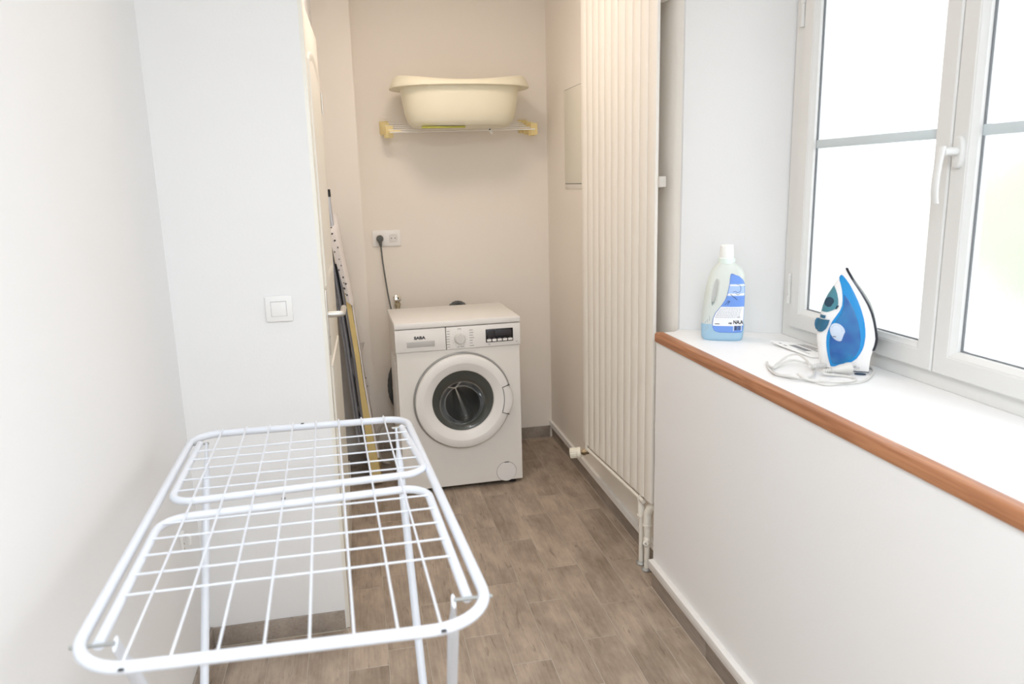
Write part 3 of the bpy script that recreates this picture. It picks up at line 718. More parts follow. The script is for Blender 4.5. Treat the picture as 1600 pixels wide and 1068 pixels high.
# ------------------------------------------------------------------ socket, plug, tap
so = thing('wall_socket', 'white double wall socket above the left end of the washing machine', 'socket', (.1625, 4.10, 1.1965))
MB().box((-.075, -.009, -.0425), (.075, -.0005, .0425), .004).build('plate', wplast_m, so)
for k, x in enumerate((-.0355, .0355)):
    ins = MB().box((x-.0225, -.0105, -.0225), (x+.0225, -.0085, .0225), .0012).build('insert', mk('socket_insert', (.76, .75, .73), .4), so)
    M2 = axis_mat((x, -.0095, 0), (0, -1, 0))
    rr = MB()
    for r0, r1 in ((.0175, .0195),):
        seg = 32
        for r, z in ((r0, 0), (r0, .0020), (r1, .0020), (r1, 0)):
            for q in range(seg): rr.v.append(tuple(M2 @ Vector((r*math.cos(2*PI*q/seg), r*math.sin(2*PI*q/seg), z))))
        for i in range(4):
            for q in range(seg): rr.f.append((i*seg+q, i*seg+(q+1) % seg, ((i+1) % 4)*seg+(q+1) % seg, ((i+1) % 4)*seg+q)); rr.mi.append(0)
    rr.build('well_rim', mk('socket_rim', (.60, .59, .57), .4), ins)
    if k == 1:
        hl = MB()
        for hx, hzz, r in ((-.0095, 0, .0028), (.0095, 0, .0028)): hl.lathe([(r, 0), (r, .0012)], 10, axis_mat((x+hx, -.0103, hzz), (0, -1, 0)))
        hl.build('pin_hole', seam_m, ins)
        MB().lathe([(.0022, 0), (.0022, .006), (.001, .007)], 10, axis_mat((x, -.0103, .0105), (0, -1, 0))).build('earth_pin', steel_m, ins)
pg = thing('power_cable', 'grey plug in the left socket with its cable hanging behind the machine', 'cable', (.127, 4.088, 1.1965))
M2 = axis_mat((0, 0, 0), (0, -1, 0))
MB().lathe([(.0175, .0003), (.0185, .004), (.0185, .024), (.015, .030), (.0, .031)], 24, M2).build('plug', mk('grey_plug', (.10, .105, .10), .5), pg)
MB().tube([(0, -.018, -.008), (.001, -.018, -.022), (.003, -.018, -.040)], [.0115, .009, .006], 12).build('plug_tail', mk('grey_plug', (.10, .105, .10), .5), pg)
MB().tube(smooth_path([(.003, -.018, -.036), (.007, -.022, -.12), (.019, -.03, -.25), (.033, -.04, -.36), (.060, -.06, -.50), (.085, -.075, -.62)], 6), .0042, 10).build('cord', cable_m, pg)
tp = thing('water_tap', 'small chrome water tap on the wall behind the washing machine', 'tap', (.196, 4.10, .872))
MB().tube([(0, -.001, 0), (0, -.045, 0)], .0085, 12).lathe([(.0185, 0), (.0185, .004), (.010, .007)], 18, axis_mat((0, -.0005, 0), (0, -1, 0))).build('spout', chrome_m, tp)
MB().lathe([(.013, 0), (.0205, .004), (.0215, .012), (.019, .022), (.010, .026), (.0, .0262)], 8, axis_mat((0, -.035, .002), (.25, -1, .25))).build('knob', chrome_m, tp)
MB().lathe([(.0042, 0), (.0042, .002)], 10, axis_mat(Vector((0, -.035, .002))+Vector((.25, -1, .25)).normalized()*.0258, (.25, -1, .25))).build('knob_screw', seam_m, tp)
MB().lathe([(.012, -.012), (.012, -.022), (.0165, -.024), (.0165, -.036), (.012, -.037), (.012, -.05), (.010, -.09)], 14, Matrix.Translation((.003, -.036, 0))).build('hose_union', mk('ivory_brass', (.50, .44, .30), .4, .5), tp)

# ------------------------------------------------------------------ wall dryer (shelf) and tub
wd = thing('wall_drying_rack', 'small wall-mounted drying rack with yellow brackets under the cream tub', 'drying rack', (.55, 4.10, 1.76))
ZD = 1.755-1.76
def bracket(x, outward, depth, n, zz, sgn):
    fr = MB().box((x-.022, -.014, -.030), (x+.022, -.0005, .036), .003).build('wall_plate', yellow_m, wd)
    for i in range(n):
        y = -.018-(depth/n)*i; k = i/(n-1)
        xx = x+outward*k
        zc = zz*k+(.005 if i % 2 else -.004)
        # a leaf of the scissor arm
        MB().loft([[(xx-.018, y, zc-.030+dz), (xx+.018, y-.004*sgn, zc-.030+dz), (xx+.018, y-.007-.004*sgn, zc-.030+dz), (xx-.018, y-.007, zc-.030+dz)] for dz in (0, .058)]).build('arm_leaf', yellow_m, wd)
bracket(.183-.55, .022, .125, 4, -.028, 1)
bracket(.915-.55, .030, .165, 6, -.026, -1)
MB().box((.205-.55-.01, -.150, -.030), (.262-.55, -.140, -.018), .002).build('rod_end', yellow_m, wd)
for i in range(5):
    k = i/4; y = -.022-.128*k
    zl, zr = .026-.060*k*.85, .026-.046*k
    MB().tube([(.183-.55+.022*k, y-.004, zl-.004), (.915-.55+.030*k, y-.03*k, zr-.004)], .0034, 8).build('rod', cordw_m, wd)
cp_ = MB().box((-.006, -.004, -.026), (.006, .004, .010), .0015, mat=Matrix.Translation((.706-.55, -.182, -.022)) @ Matrix.Rotation(-.55, 4, 'Y'))
cp_.build('cord_toggle', cordw_m, wd); 
MB().box((-.004, -.0052, -.004), (.004, -.0036, .002), mat=Matrix.Translation((.706-.55, -.182, -.022)) @ Matrix.Rotation(-.55, 4, 'Y')).build('toggle_slot', seam_m, wd)

tb = thing('baby_bath_tub', 'large cream plastic tub resting on the wall drying rack', 'tub', (.555, 3.885, 1.7475))
N = 72; mb = MB(); rings = []
def ring(a, b, z, e=2.7, lift=0.0, shrinkz=0):
    out = []
    for x, y in superellipse(a, b, N, e): out.append((x, y, z+lift*((x/a)**2 if a else 0)))
    return out
outer = [(.225, .115, .000, 2.8, 0), (.240, .130, .002, 2.8, 0), (.262, .150, .026, 2.7, 0), (.276, .163, .070, 2.7, 0), (.284, .172, .122, 2.7, 0), (.292, .179, .181, 2.7, 0),
         (.345, .207, .181, 2.5, 0), (.3465, .2085, .1835, 2.5, .001), (.338, .203, .194, 2.5, .012), (.324, .195, .204, 2.6, .028), (.314, .189, .2065, 2.6, .031), (.306, .184, .204, 2.6, .030), (.296, .178, .190, 2.7, .012),
         (.284, .170, .120, 2.7, 0), (.270, .158, .070, 2.7, 0), (.245, .140, .014, 2.7, 0), (.10, .06, .006, 2.4, 0)]
mb.loft([ring(*o) for o in outer]); mb.build('basin', tub_m, tb, 50)
MB().loft([ring(.218, .108, -.0035, 2.8), ring(.228, .118, -.0003, 2.8)]).build('foot_rim', tub_m, tb)
MB().box((-.205, -.119, -.0095), (.005, -.085, -.0030), .001).build('foot_strip', tubmat_m, tb)

# ------------------------------------------------------------------ light switch
sw = thing('light_switch', 'square white light switch on the wall left of the door', 'switch', (-.2445, 2.39, 1.1145))
MB().box((-.0405, -.0095, -.0405), (.0405, -.0003, .0405), .0045).build('plate', wplast_m, sw)
MB().box((-.0232, -.0100, -.0232), (.0232, -.0085, .0232)).build('rocker_gap', mk('gap_grey', (.35, .35, .34), .6), sw)
MB().box((-.0222, -.0128, -.0222), (.0222, -.009, .0222), .0012, mat=Matrix.Rotation(.035, 4, 'X')).build('rocker', wplast_m, sw)

# hook on the left wall
hk = thing('wall_hook', 'tiny white plastic hook on the left wall behind the drying rack', 'hook', (XL, 2.172, .49))
MB().loft([[(.0005, -.016, .020), (.0005, .016, .020), (.0005, .008, -.034), (.0005, -.008, -.034)], [(.009, -.015, .019), (.009, .015, .019), (.006, .006, -.032), (.006, -.006, -.032)]]).build('base', wplast_m, hk)
MB().tube(fillet([(.006, 0, .012), (.026, 0, .012), (.022, 0, -.018)], .008, 5), .0042, 8).build('prong', wplast_m, hk)
MB().tube([(.006, .0, -.014), (.009, .0, -.014)], .003, 10).build('screw', steel_m, hk)
MB().tube([(.004, .002, -.024), (.006, .002, -.034)], .0022, 8).build('lower_screw', steel_m, hk)

# ------------------------------------------------------------------ ironing board
IB = thing('ironing_board', 'folded ironing board with star-print cover leaning behind the door', 'ironing board', (.012, 3.75, 0))
def bx(z):  # lean of the near edge: x offset against height
    pts = [(0, .006), (.03, .002), (.36, -.022), (.65, -.038), (.94, -.064), (1.09, -.082), (1.21, -.098), (1.32, -.108), (1.45, -.118)]
    for (a, p), (b, q) in zip(pts[:-1], pts[1:]):
        if a <= z <= b: return p+(q-p)*(z-a)/(b-a)
    return pts[-1][1]
def edges(z):  # near / far edge of the board in y, tapering to the nose
    k = max(0, (z-.80)/.52); w = .135*math.sqrt(max(0, 1-k**2.4)); return -w, w
zs = [.02+.0433*i for i in range(31)]
def slab(off0, off1, shrink=0.0, zlo=.02, zhi=1.32, wob=0.0, far=1.0):
    rings = []
    for z in zs:
        if z < zlo or z > zhi: continue
        a, b_ = edges(z); a += shrink; b_ -= shrink; b_ = a+(b_-a)*far
        if b_-a < .01: b_ = a+.01
        o0, o1 = off0(z), off1(z)
        rings.append([(bx(z)+o0, a, z), (bx(z)+o1, a-wob*noise.noise(Vector((z*9, 0, 2))), z), (bx(z)+o1, b_, z), (bx(z)+o0, b_, z)])
    return MB().loft(rings)
slab(lambda z: -.022, lambda z: -.012, .004).build('board_panel', boardmetal_m, IB)
slab(lambda z: -.012, lambda z: .010+.026*max(0, 1-z/.55)+.004*noise.noise(Vector((z*12, 5, 0))), -.004, .02, 1.05, .012).build('foam_pad', foam_m, IB)
slab(lambda z: .012+.024*max(0, 1-z/.55), lambda z: .017+.028*max(0, 1-z/.6), -.003, .14, 1.0, .006).build('cover', cloth_m, IB)
# the cover's nose wraps over the tip and hangs over the near edge
nz = MB(); rings = []
for i in range(13):
    z = .93+.035*i; a, b_ = edges(min(z, 1.318)); t = i/12
    wid = .010+.030*math.sin(PI*min(1, t*1.05))**.8
    rings.append([(bx(z)-.010-wid*.75*t, a-.012, z+.012), (bx(z)+.006, a-.020-.01*math.sin(3*t), z), (bx(z)+.020, a-.008, z-.012*(1-t)), (bx(z)+.021, b_*.7, z), (bx(z)+.016, b_*.7, z), (bx(z)+.010, a-.004, z)])
nz.loft(rings, caps=True).build('cover_nose', cloth_m, IB, 60)
# loose cover flap hanging on the far side, in shade
rings = []
for i in range(12):
    z = .20+.045*i; x = -.060-.018*math.sin(i*.9); rings.append([(x, .05, z), (x+.050, .075+.01*math.sin(i*1.3), z), (x+.050, .078+.01*math.sin(i*1.3), z), (x, .053, z)])
MB().loft(rings).build('cover_flap', cloth_m, IB, 60)
def stars(pts, name='star_print'):
    mb = MB()
    for p, n, r in pts:
        M2 = axis_mat(p, n) @ Matrix.Rotation(random.uniform(0, 6), 4, 'Z')
        vs = [M2 @ Vector((rr*math.cos(PI*k/5), rr*math.sin(PI*k/5), 0)) for k in range(10) for rr in [r if k % 2 == 0 else r*.42]]
        mb.add(vs, [tuple(range(10))])
    o = mb.build(name, star_m, IB, 0); return o
random.seed(5); sp_ = []
for i in range(16):
    z = .97+.028*(i % 13); t = (z-.93)/.42; a, b_ = edges(min(z, 1.318)); wid = .010+.030*math.sin(PI*min(1, t*1.05))**.8
    u = random.uniform(.15, .95); p0 = Vector((bx(z)-.010-wid*.75*t, a-.012, z+.012)); p1 = Vector((bx(z)+.006, a-.020-.01*math.sin(3*t), z))
    sp_.append((p0.lerp(p1, u)+Vector((0, -.0012, 0)), (0, -1, .1), random.choice((.0045, .006, .0075))))
for i in range(34):
    z = random.uniform(.2, .98); sp_.append((Vector((bx(z)+.0175+.028*max(0, 1-z/.6), edges(z)[0]+.0+random.uniform(-.001, .05), z)), (1, 0, 0), .006))
for i in range(9):
    i_ = random.uniform(0, 10); z = .20+.045*i_; x = -.060-.018*math.sin(i_*.9); u = random.random()
    sp_.append((Vector((x+.05*u, .048+.022*u, z)), (0, -1, 0), .006))
stars(sp_)
for k, (o0, yy, z0, z1) in enumerate(((-.040, -.118, .28, 1.26), (-.052, -.070, .22, 1.22), (-.040, .06, .3, 1.1))):
    MB().tube([(bx(z0)+o0, yy, z0), (bx((z0+z1)/2)+o0, yy, (z0+z1)/2), (bx(z1)+o0+.006, yy+.02, z1)], .0085, 10).build('leg', [boardmetal_m, legmetal_m, boardmetal_m][k], IB)
MB().tube([(bx(1.16)-.012, -.055, 1.17), (bx(1.30)-.010, -.060, 1.30), (bx(1.44)-.006, -.065, 1.435)], .0105, 10).build('leg', legmetal_m, IB)
MB().tube([(bx(1.43)-.006, -.065, 1.428), (bx(1.46)-.006, -.066, 1.462)], .0125, 12).build('rubber_foot', black_m, IB)
MB().box((bx(.3)-.05, -.10, .30), (bx(.3)-.03, .06, .315), .003).build('leg_catch', boardmetal_m, IB)

# ------------------------------------------------------------------ clothes rack in the foreground
CR = thing('clothes_drying_rack', 'white wire clothes drying rack with both wings folded in, in the foreground', 'drying rack', (-.15, 1.5, 0))
ZR = .85; OF = Vector((.15, -1.5, 0))
NL, NRr, FR, FL = Vector((-.424, 1.000, 0)), Vector((.165, .977, 0)), Vector((.102, 2.001, 0)), Vector((-.447, 2.012, 0))
def B(s, t, z=0.0):
    a = NL.lerp(NRr, s); b_ = FL.lerp(FR, s); p = a.lerp(b_, t); return Vector((p.x, p.y, ZR+z))+OF
def fillets(pts, rs, n=10):
    q = []
    for i in range(len(pts)):
        a, b_, c = pts[i-1], pts[i], pts[(i+1) % len(pts)]
        q += fillet([(a+b_)/2, b_, (b_+c)/2], rs[i], n)[1:-1]
    return q
frm = fillets([B(0, 0), B(1, 0), B(1, 1), B(0, 1)], [.092, .088, .060, .068])
MB().tube(frm, .0092, 14, True).build('frame', rack_m, CR)
for i in range(8):
    s = .132+.1040*i; s2 = .129+.1088*i; MB().tube([B(s, -.006, .010), B(s2, 1.006, .010)], .0021, 8).build('wire', rack_m, CR)
wf = MB().tube(fillet([B(.046, .925), B(.048, .545, .004), B(.985, .578, .008), B(.962, .925)], .050, 8), .0082, 12); wg = wf.build('wing', rack_m, CR)
wn2 = MB().tube(fillet([B(.048, .062), B(.046, .478), B(.962, .520), B(.952, .075)], .055, 8), .0084, 12); wh = wn2.build('wing', rack_m, CR)
for w, ts in ((wg, (.850, .791, .729, .664, .604)), (wh, (.443, .380, .316, .249, .184))):
    for t in ts: MB().tube([B(.050, t, .007), B(.955 if t < .5 else .972, t+.012, .009)], .0019, 8).build('wire', rack_m, w)
for w, pts in ((wg, ((.0, .925), (1.0, .925))), (wh, ((.0, .063), (1.0, .074)))):
    for s, t in pts:
        sg = 1 if s < .5 else -1
        MB().tube([B(s-sg*.018, t), B(s+sg*.085, t)], .0032, 8).build('pivot_rod', zinc_m, w)
def leg(sx, t0, ytop, s_floor):
    top = B(sx, t0, -.002); bot = Vector((top.x+(.022 if sx > .5 else -.004), s_floor-1.5, .010))
    path = [top.lerp(bot, k) for k in (0, .045, .09, .5, 1)]
    d_ = (bot-top).normalized(); rings = []
    for i, p in enumerate(path):
        wx_, wy_ = ((.0035, .0125), (.0045, .0125), (.0098, .0098), (.0098, .0098), (.0098, .0098))[i]
        xx = Vector((1, 0, 0)); yy = d_.cross(xx).normalized()
        rings.append([p+xx*(wx_*math.cos(2*PI*q/14))+yy*(wy_*math.sin(2*PI*q/14)) for q in range(14)])
    return MB().loft(rings).build('leg', rack_m, CR), bot
feet = {}
for nm, sx, t0, fy in (('A', .075, .928, 1.40), ('A', .935, .922, 1.36), ('B', .085, .064, 1.60), ('B', .915, .074, 1.56)):
    o, bt = leg(sx, t0, None, fy); feet.setdefault(nm, []).append(bt)
for nm in feet: MB().tube([feet[nm][0]+Vector((-.01, 0, 0)), feet[nm][1]+Vector((.01, 0, 0))], .0095, 12).build('cross_bar', rack_m, CR)
for s, t, z in ((.5, 1.0, .009), (.45, .508, .0085), (.865, -.0085, .0035), (.13, -.0085, .0035)):
    p = B(s, t, z); MB().box(p-Vector((.004, .003, .0012)), p+Vector((.004, .003, .0012)), .0008).build('hole_plug', black_m, CR)

# ------------------------------------------------------------------ detergent bottle on the sill
BT = thing('detergent_bottle', 'milky plastic bottle of blue laundry liquid on the white window sill', 'bottle', (1.155, 2.229, .9557), math.radians(-27.4))
BS = 1/480.0     # metres per photo pixel at the bottle
sil = [(0, -29, 28), (2, -31, 30), (6, -32.5, 31), (20, -33, 32), (40, -32, 32.5), (55, -30.5, 32.5), (70, -28.5, 32.5), (85, -26, 32), (97, -23, 30.5), (106, -19, 27), (112, -14, 21), (115, -10.5, 15.5), (117, -9.5, 14.5)]
NB = 40; rings = []; zz = []
fine = []
for (z0, l0, r0), (z1, l1, r1) in zip(sil[:-1], sil[1:]):
    n = 4 if z1-z0 > 8 else 1
    for k in range(n): fine.append((z0+(z1-z0)*k/n, l0+(l1-l0)*k/n, r0+(r1-r0)*k/n))
fine.append(sil[-1])
def b_thick(z):  # half depth
    return (.037 if z < 70 else .037-.014*((z-70)/47)**1.5) - (.004 if z < 2 else 0)
def b_sec(z, l, r):
    a = (r-l)/2*BS; c = (r+l)/2*BS; bb = min(b_thick(z), a*1.0)
    return [(c+x, y, z*BS*1.035) for x, y in superellipse(a, bb, NB, 3.0)]
mb = MB(); mb.loft([b_sec(*f) for f in fine])
liq_z = 26*BS*1.035
for i, f in enumerate(mb.f):
    if max(mb.v[k][2] for k in f) <= liq_z+.004: mb.mi[i] = 1
body = mb.build('body', [bottle_m, liquid_m], BT, 50)
# grip hole cut through
cut = MB(); hole = []
for k in range(28):
    a = 2*PI*k/28; hole.append(((-13.5+3.8*math.cos(a)+.15*(20*math.sin(a)))*BS, (73+20*math.sin(a))*BS*1.035))
cut.loft([[(x, y, z) for x, z in hole] for y in (-.08, .08)])
co_ = cut.build('cutter', bottle_m)
co_.matrix_world = BT.matrix_basis
md = body.modifiers.new('grip', 'BOOLEAN'); md.object = co_; md.operation = 'DIFFERENCE'; md.solver = 'EXACT'
bpy.context.view_layer.update()
me2 = bpy.data.meshes.new_from_object(body.evaluated_get(bpy.context.evaluated_depsgraph_get()))
body.modifiers.clear(); body.data = me2; bpy.data.objects.remove(co_)
CX = 2.5*BS
zt = 117*BS*1.035
MB().lathe([(.0235, -.006), (.0265, -.004), (.0265, .012), (.0250, .0135)], 28, Matrix.Translation((CX, 0, zt))).build('cap_collar', cap_m, BT)
capb = MB().lathe([(.0225, .0), (.0225, .010), (.0215, .030), (.0205, .040), (.018, .0425), (.0, .043)], 28, Matrix.Translation((CX, 0, zt+.012))).build('cap', mk('white_cap', (.83, .84, .82), .35), BT)
def b_front(x, z, lift):
    zz_ = z/(BS*1.035)
    for (z0, l0, r0), (z1, l1, r1) in zip(fine[:-1], fine[1:]):
        if z0 <= zz_ <= z1:
            k = (zz_-z0)/(z1-z0); l = l0+(l1-l0)*k; r = r0+(r1-r0)*k; break
    else: l, r = fine[-1][1:]
    a = (r-l)/2*BS; c = (r+l)/2*BS; bb = min(b_thick(zz_), a); u = min(.985, abs(x-c)/a)
    return -bb*(1-u**3)**(1/3)-lift
def patch(rows, name, mat, parent, lift, n=12):
    """rows: (z, xl, xr) in bottle pixels; a sheet hugging the bottle's front"""
    mb = MB(); rings = []
    for z, xl, xr in rows:
        r = []
        for k in range(n+1):
            x = (xl+(xr-xl)*k/n)*BS; Z = z*BS*1.035; r.append((x, b_front(x, Z, lift), Z))
        rings.append(r)
    mb.loft(rings, caps=False, closed=False); return mb.build(name, mat, parent, 60, fixn=False)
out_rows = [(13, -5, 27.5), (14, -10, 29), (16, -13, 29.6), (20, -15.2, 30), (26, -16, 30.4), (34, -15.2, 30.8), (42, -12, 31), (48, -7.5, 31), (54, -3, 31), (62, 2, 31), (70, 5, 31), (78, 6.5, 30.8), (86, 7.8, 30.2), (92, 8.2, 27.5), (97, 8.6, 22), (100, 9.2, 14), (101, 10.5, 11.5)]
LB = patch(out_rows, 'label', label_line, BT, .0006)
def inset(rows, d): return [(z, a+d, b-d*.6) for z, a, b in rows]
def between(rows, z0, z1):
    def at(z):
        for (a0, l0, r0), (a1, l1, r1) in zip(rows[:-1], rows[1:]):
            if a0 <= z <= a1: k = (z-a0)/(a1-a0); return (z, l0+(l1-l0)*k, r0+(r1-r0)*k)
    return [at(z0)]+[r for r in rows if z0 < r[0] < z1]+[at(z1)]
ir = inset(out_rows, .9)
patch(between(ir, 14.0, 23), 'label_blue_foot', label_blue, LB, .0011)
patch(between(ir, 23, 52), 'label_white_panel', label_white, LB, .0011)
patch(between(ir, 52, 68), 'label_blue_band', label_blue, LB, .0011)
patch(between(ir, 68, 86), 'label_light_band', label_blue2, LB, .0011)
patch(between(ir, 86, 99), 'label_blue_top', label_blue, LB, .0011)
patch([(83, 8.5, 30), (85, 9, 30)], 'label_white_stripe', label_white, LB, .0015); patch([(69, 5.5, 30), (72, 6.5, 30.5)], 'label_white_stripe', label_white, LB, .0015)
random.seed(11); lt = MB(); rings = []
def pbox(mb, x0, x1, z0, z1, lift=.0016):
    vs = []
    for z in (z0, z1):
        for x in (x0, x1): X_, Z_ = x*BS, z*BS*1.035; vs.append((X_, b_front(X_, Z_, lift), Z_))
    mb.add(vs, [(0, 1, 3, 2)])
for k in range(7):
    z = 49.5-2.3*k; xl = [r for r in between(ir, z, z+.5)][0][1]+2
    x = xl
    while x < 27-k*.6:
        w = random.uniform(1.5, 4); pbox(lt, x, min(x+w, 28), z, z+.7); x += w+.8
lt.build('small_print', mk('label_text_grey', (.40, .42, .46), .6), LB, 0, fixn=False)
tt = MB(); pbox(tt, -12, -5, 25.5, 26.6); pbox(tt, 8.5, 10.5, 26.5, 28.2); pbox(tt, 10.9, 13, 26.2, 28.6)
tt.build('bold_print', print_m, LB, 0, fixn=False)
def btext(body, x, z, size, mat, bold=0, lift=.0019, slant=0.0):
    X_, Z_ = x*BS, z*BS*1.035
    X2 = X_+.012; t_ = Vector((X2-X_, b_front(X2, Z_, lift)-b_front(X_, Z_, lift), 0)).normalized()
    return text_mesh('label_lettering', body, size, mat, LB, frame3((X_, b_front(X_, Z_, lift), Z_), t_, (slant, 0, 1)), bold=bold, extrude=.0001, sx=.8)
btext('NA.A', 15.3, 26.5, .0165, print_m, .0006); btext('1,5 L', 21, 35.5, .0065, print_m)
bc = MB(); pbox(bc, 15.5, 28, 15.5, 24.5, .0015); bc.build('barcode_panel', label_white, LB, 0, fixn=False)
bc = MB(); x = 17
while x < 27: w = random.choice((.35, .6, .9)); pbox(bc, x, x+w, 16.8, 23.6, .0019); x += w+random.choice((.4, .7))
bc.build('barcode', print_m, LB, 0, fixn=False)
# line drawing of a hand and arrows, flat print on the blue band
ln = MB()
def pline(pts, w=.55):
    for (x0, z0), (x1, z1) in zip(pts[:-1], pts[1:]):
        dx, dz = x1-x0, z1-z0; L_ = math.hypot(dx, dz); nx, nz_ = -dz/L_*w/2, dx/L_*w/2; vs = []
        for x, z in ((x0-nx, z0-nz_), (x0+nx, z0+nz_), (x1+nx, z1+nz_), (x1-nx, z1-nz_)): X_, Z_ = x*BS, z*BS*1.035; vs.append((X_, b_front(X_, Z_, .0019), Z_))
        ln.add(vs, [(0, 1, 2, 3)])
pline([(10, 71), (13, 68), (16, 66), (20, 62.5)], .8); pline([(2, 55), (5, 58), (9, 60.5)], .6); pline([(5, 60.5), (9, 61)], .6); pline([(6, 55), (9, 60)], .6)
pline([(13, 74), (17, 75.5), (20, 73), (24, 75), (25, 79), (24, 83), (21, 85), (18, 85.5)], .5); pline([(17, 72), (21, 70), (24, 72)], .5)
ln.build('line_drawing', mk('label_drawing', s2l(48, 66, 110), .6), LB, 0, fixn=False)
# embossed marks left of the label
em = MB()
for pts in ([(-27, 14), (-25, 18), (-26, 22)], [(-24, 17), (-22, 20), (-24, 24)], [(-27, 26), (-25, 30)], [(-24, 27), (-23, 33)], [(-21, 38), (-20, 34), (-21, 30)]):
    for (x0, z0), (x1, z1) in zip(pts[:-1], pts[1:]):
        vs = []
        for x, z in ((x0, z0), (x0+.6, z0), (x1+.6, z1), (x1, z1)): X_, Z_ = x*BS, z*BS*1.035; vs.append((X_, b_front(X_, Z_, .0008), Z_))
        em.add(vs, [(0, 1, 2, 3)])
em.build('embossed_mark', mk('emboss_grey', (.45, .50, .47), .5), BT, 0, fixn=False)

# ------------------------------------------------------------------ steam iron
IR = thing('steam_iron', 'white and blue steam iron standing on its heel on the window sill', 'iron', (1.283, 1.776, .9557), math.radians(-35.85))
IS = 1/560.0; IW = 1/562.0
K = .1872
def ipx(cx, cy_): return ((1190+cx*K-1318)*IS, (575-(410+cy_*K))*IW)   # crop pixel -> local (u, w)
def curve_at(tab, w):
    if w <= tab[0][0]: return tab[0][1]
    for (a, p), (b_, q) in zip(tab[:-1], tab[1:]):
        if a <= w <= b_: return p+(q-p)*(w-a)/(b_-a)
    return tab[-1][1]
Lp = [(505, 862), (492, 820), (483, 770), (474, 700), (466, 640), (462, 585), (470, 520), (480, 455), (484, 425), (490, 385), (502, 340), (520, 296), (545, 245), (575, 190), (605, 138), (630, 95), (643, 74), (650, 62)]
Rp = [(866, 862), (867, 800), (872, 740), (884, 690), (897, 645), (902, 600), (893, 535), (876, 460), (855, 395), (830, 340), (800, 290), (768, 240), (735, 195), (704, 150), (675, 103), (659, 76), (652, 62)]
Lt = sorted([(ipx(*p)[1], ipx(*p)[0]) for p in Lp]); Rt = sorted([(ipx(*p)[1], ipx(*p)[0]) for p in Rp])
WT = max(ipx(650, 62)[1], 0); W0 = ipx(505, 862)[1]
def halfH(w):
    k = max(0.0, min(1.0, (w-W0)/(WT-W0))); return .050*(1-k**2.2)**.75+.0012
def gT(t): return .42+.58*min(1, t/.75)**.8 if t > .12 else (.42+.58*(.12/.75)**.8)*math.sin(min(1, t/.12)*PI/2)**.6
def side_y(u, w, lift=0):
    l, r = curve_at(Lt, w), curve_at(Rt, w); t = max(.0, min(1, (u-l)/max(r-l, 1e-5))); return -halfH(w)*gT(t)-lift
rings = []; NS = 34
tv = [0, .02, .05, .09, .14, .22, .32, .44, .56, .68, .78, .88, .955, 1.0]
for i in range(NS+1):
    w = W0+(WT-W0)*(1-(1-i/NS)**1.25); l, r = curve_at(Lt, w), curve_at(Rt, w)
    up_ = [(l+(r-l)*t, -halfH(w)*gT(t), w) for t in tv]; dn = [(x, -y_, z) for x, y_, z in reversed(up_[1:])]
    rings.append(up_+dn)
MB().loft(rings).build('shell', iron_w, IR, 55)
# soleplate along the right edge
rings = []
for i in range(NS+1):
    w = ipx(880, 690)[1]+(WT+.0015-ipx(880, 690)[1])*i/NS; r = curve_at(Rt, w); hh = halfH(w)*1.02
    rings.append([(r-.002, -hh, w), (r+.0035, -hh*1.0, w), (r+.0050, -hh*.9, w), (r+.0050, hh*.9, w), (r+.0035, hh, w), (r-.002, hh, w)])
MB().loft(rings).build('soleplate', sole_m, IR, 40)
def sheet(outline, lift, name, mat, parent, edge=0.0, n=10, smooth=60, rim=.0):
    """a moulded panel whose outline (crop pixels, left list / right list by height) lies on the iron's near side"""
    Lq, Rq = outline; a = sorted([(ipx(*p)[1], ipx(*p)[0]) for p in Lq]); b_ = sorted([(ipx(*p)[1], ipx(*p)[0]) for p in Rq])
    w0, w1 = max(a[0][0], b_[0][0]), min(a[-1][0], b_[-1][0]); mb = MB(); rings = []; NN = 26
    for i in range(NN+1):
        w = w0+(w1-w0)*(.5-.5*math.cos(PI*i/NN)); l, r = curve_at(a, w), curve_at(b_, w); rr = []
        for k in range(n+1):
            u = l+(r-l)*(.5-.5*math.cos(PI*k/n)); e = min(1, 4*math.sin(PI*i/NN)*1.0)*min(1, 3*math.sin(PI*k/n))
            rr.append((u, side_y(u, w, -.001+(lift+.001)*e), w))
        rings.append(rr)
    mb.loft(rings, caps=False, closed=False); return mb.build(name, mat, parent, smooth, fixn=False)
tank_o = ([(586, 852), (566, 800), (550, 740), (540, 680), (537, 620), (545, 565), (570, 490), (610, 420), (634, 380), (642, 340), (640, 290), (632, 230), (618, 180), (602, 140), (612, 118), (620, 112)],
          [(590, 852), (640, 840), (690, 825), (740, 795), (780, 755), (808, 705), (824, 645), (828, 580), (822, 510), (806, 440), (784, 375), (757, 310), (725, 245), (690, 185), (655, 140), (632, 116), (622, 112)])
RO = sheet(tank_o, .0018, 'tank_rim', tankrim_m, IR)
tank_i = ([(600, 830), (582, 790), (568, 730), (560, 670), (560, 610), (572, 545), (600, 480), (634, 415), (650, 360), (652, 300), (646, 262)],
          [(605, 832), (660, 818), (720, 790), (765, 745), (790, 690), (797, 620), (788, 550), (768, 470), (740, 400), (705, 330), (672, 285), (650, 262)])
TK = sheet(tank_i, .0028, 'water_tank', tank_m, IR)
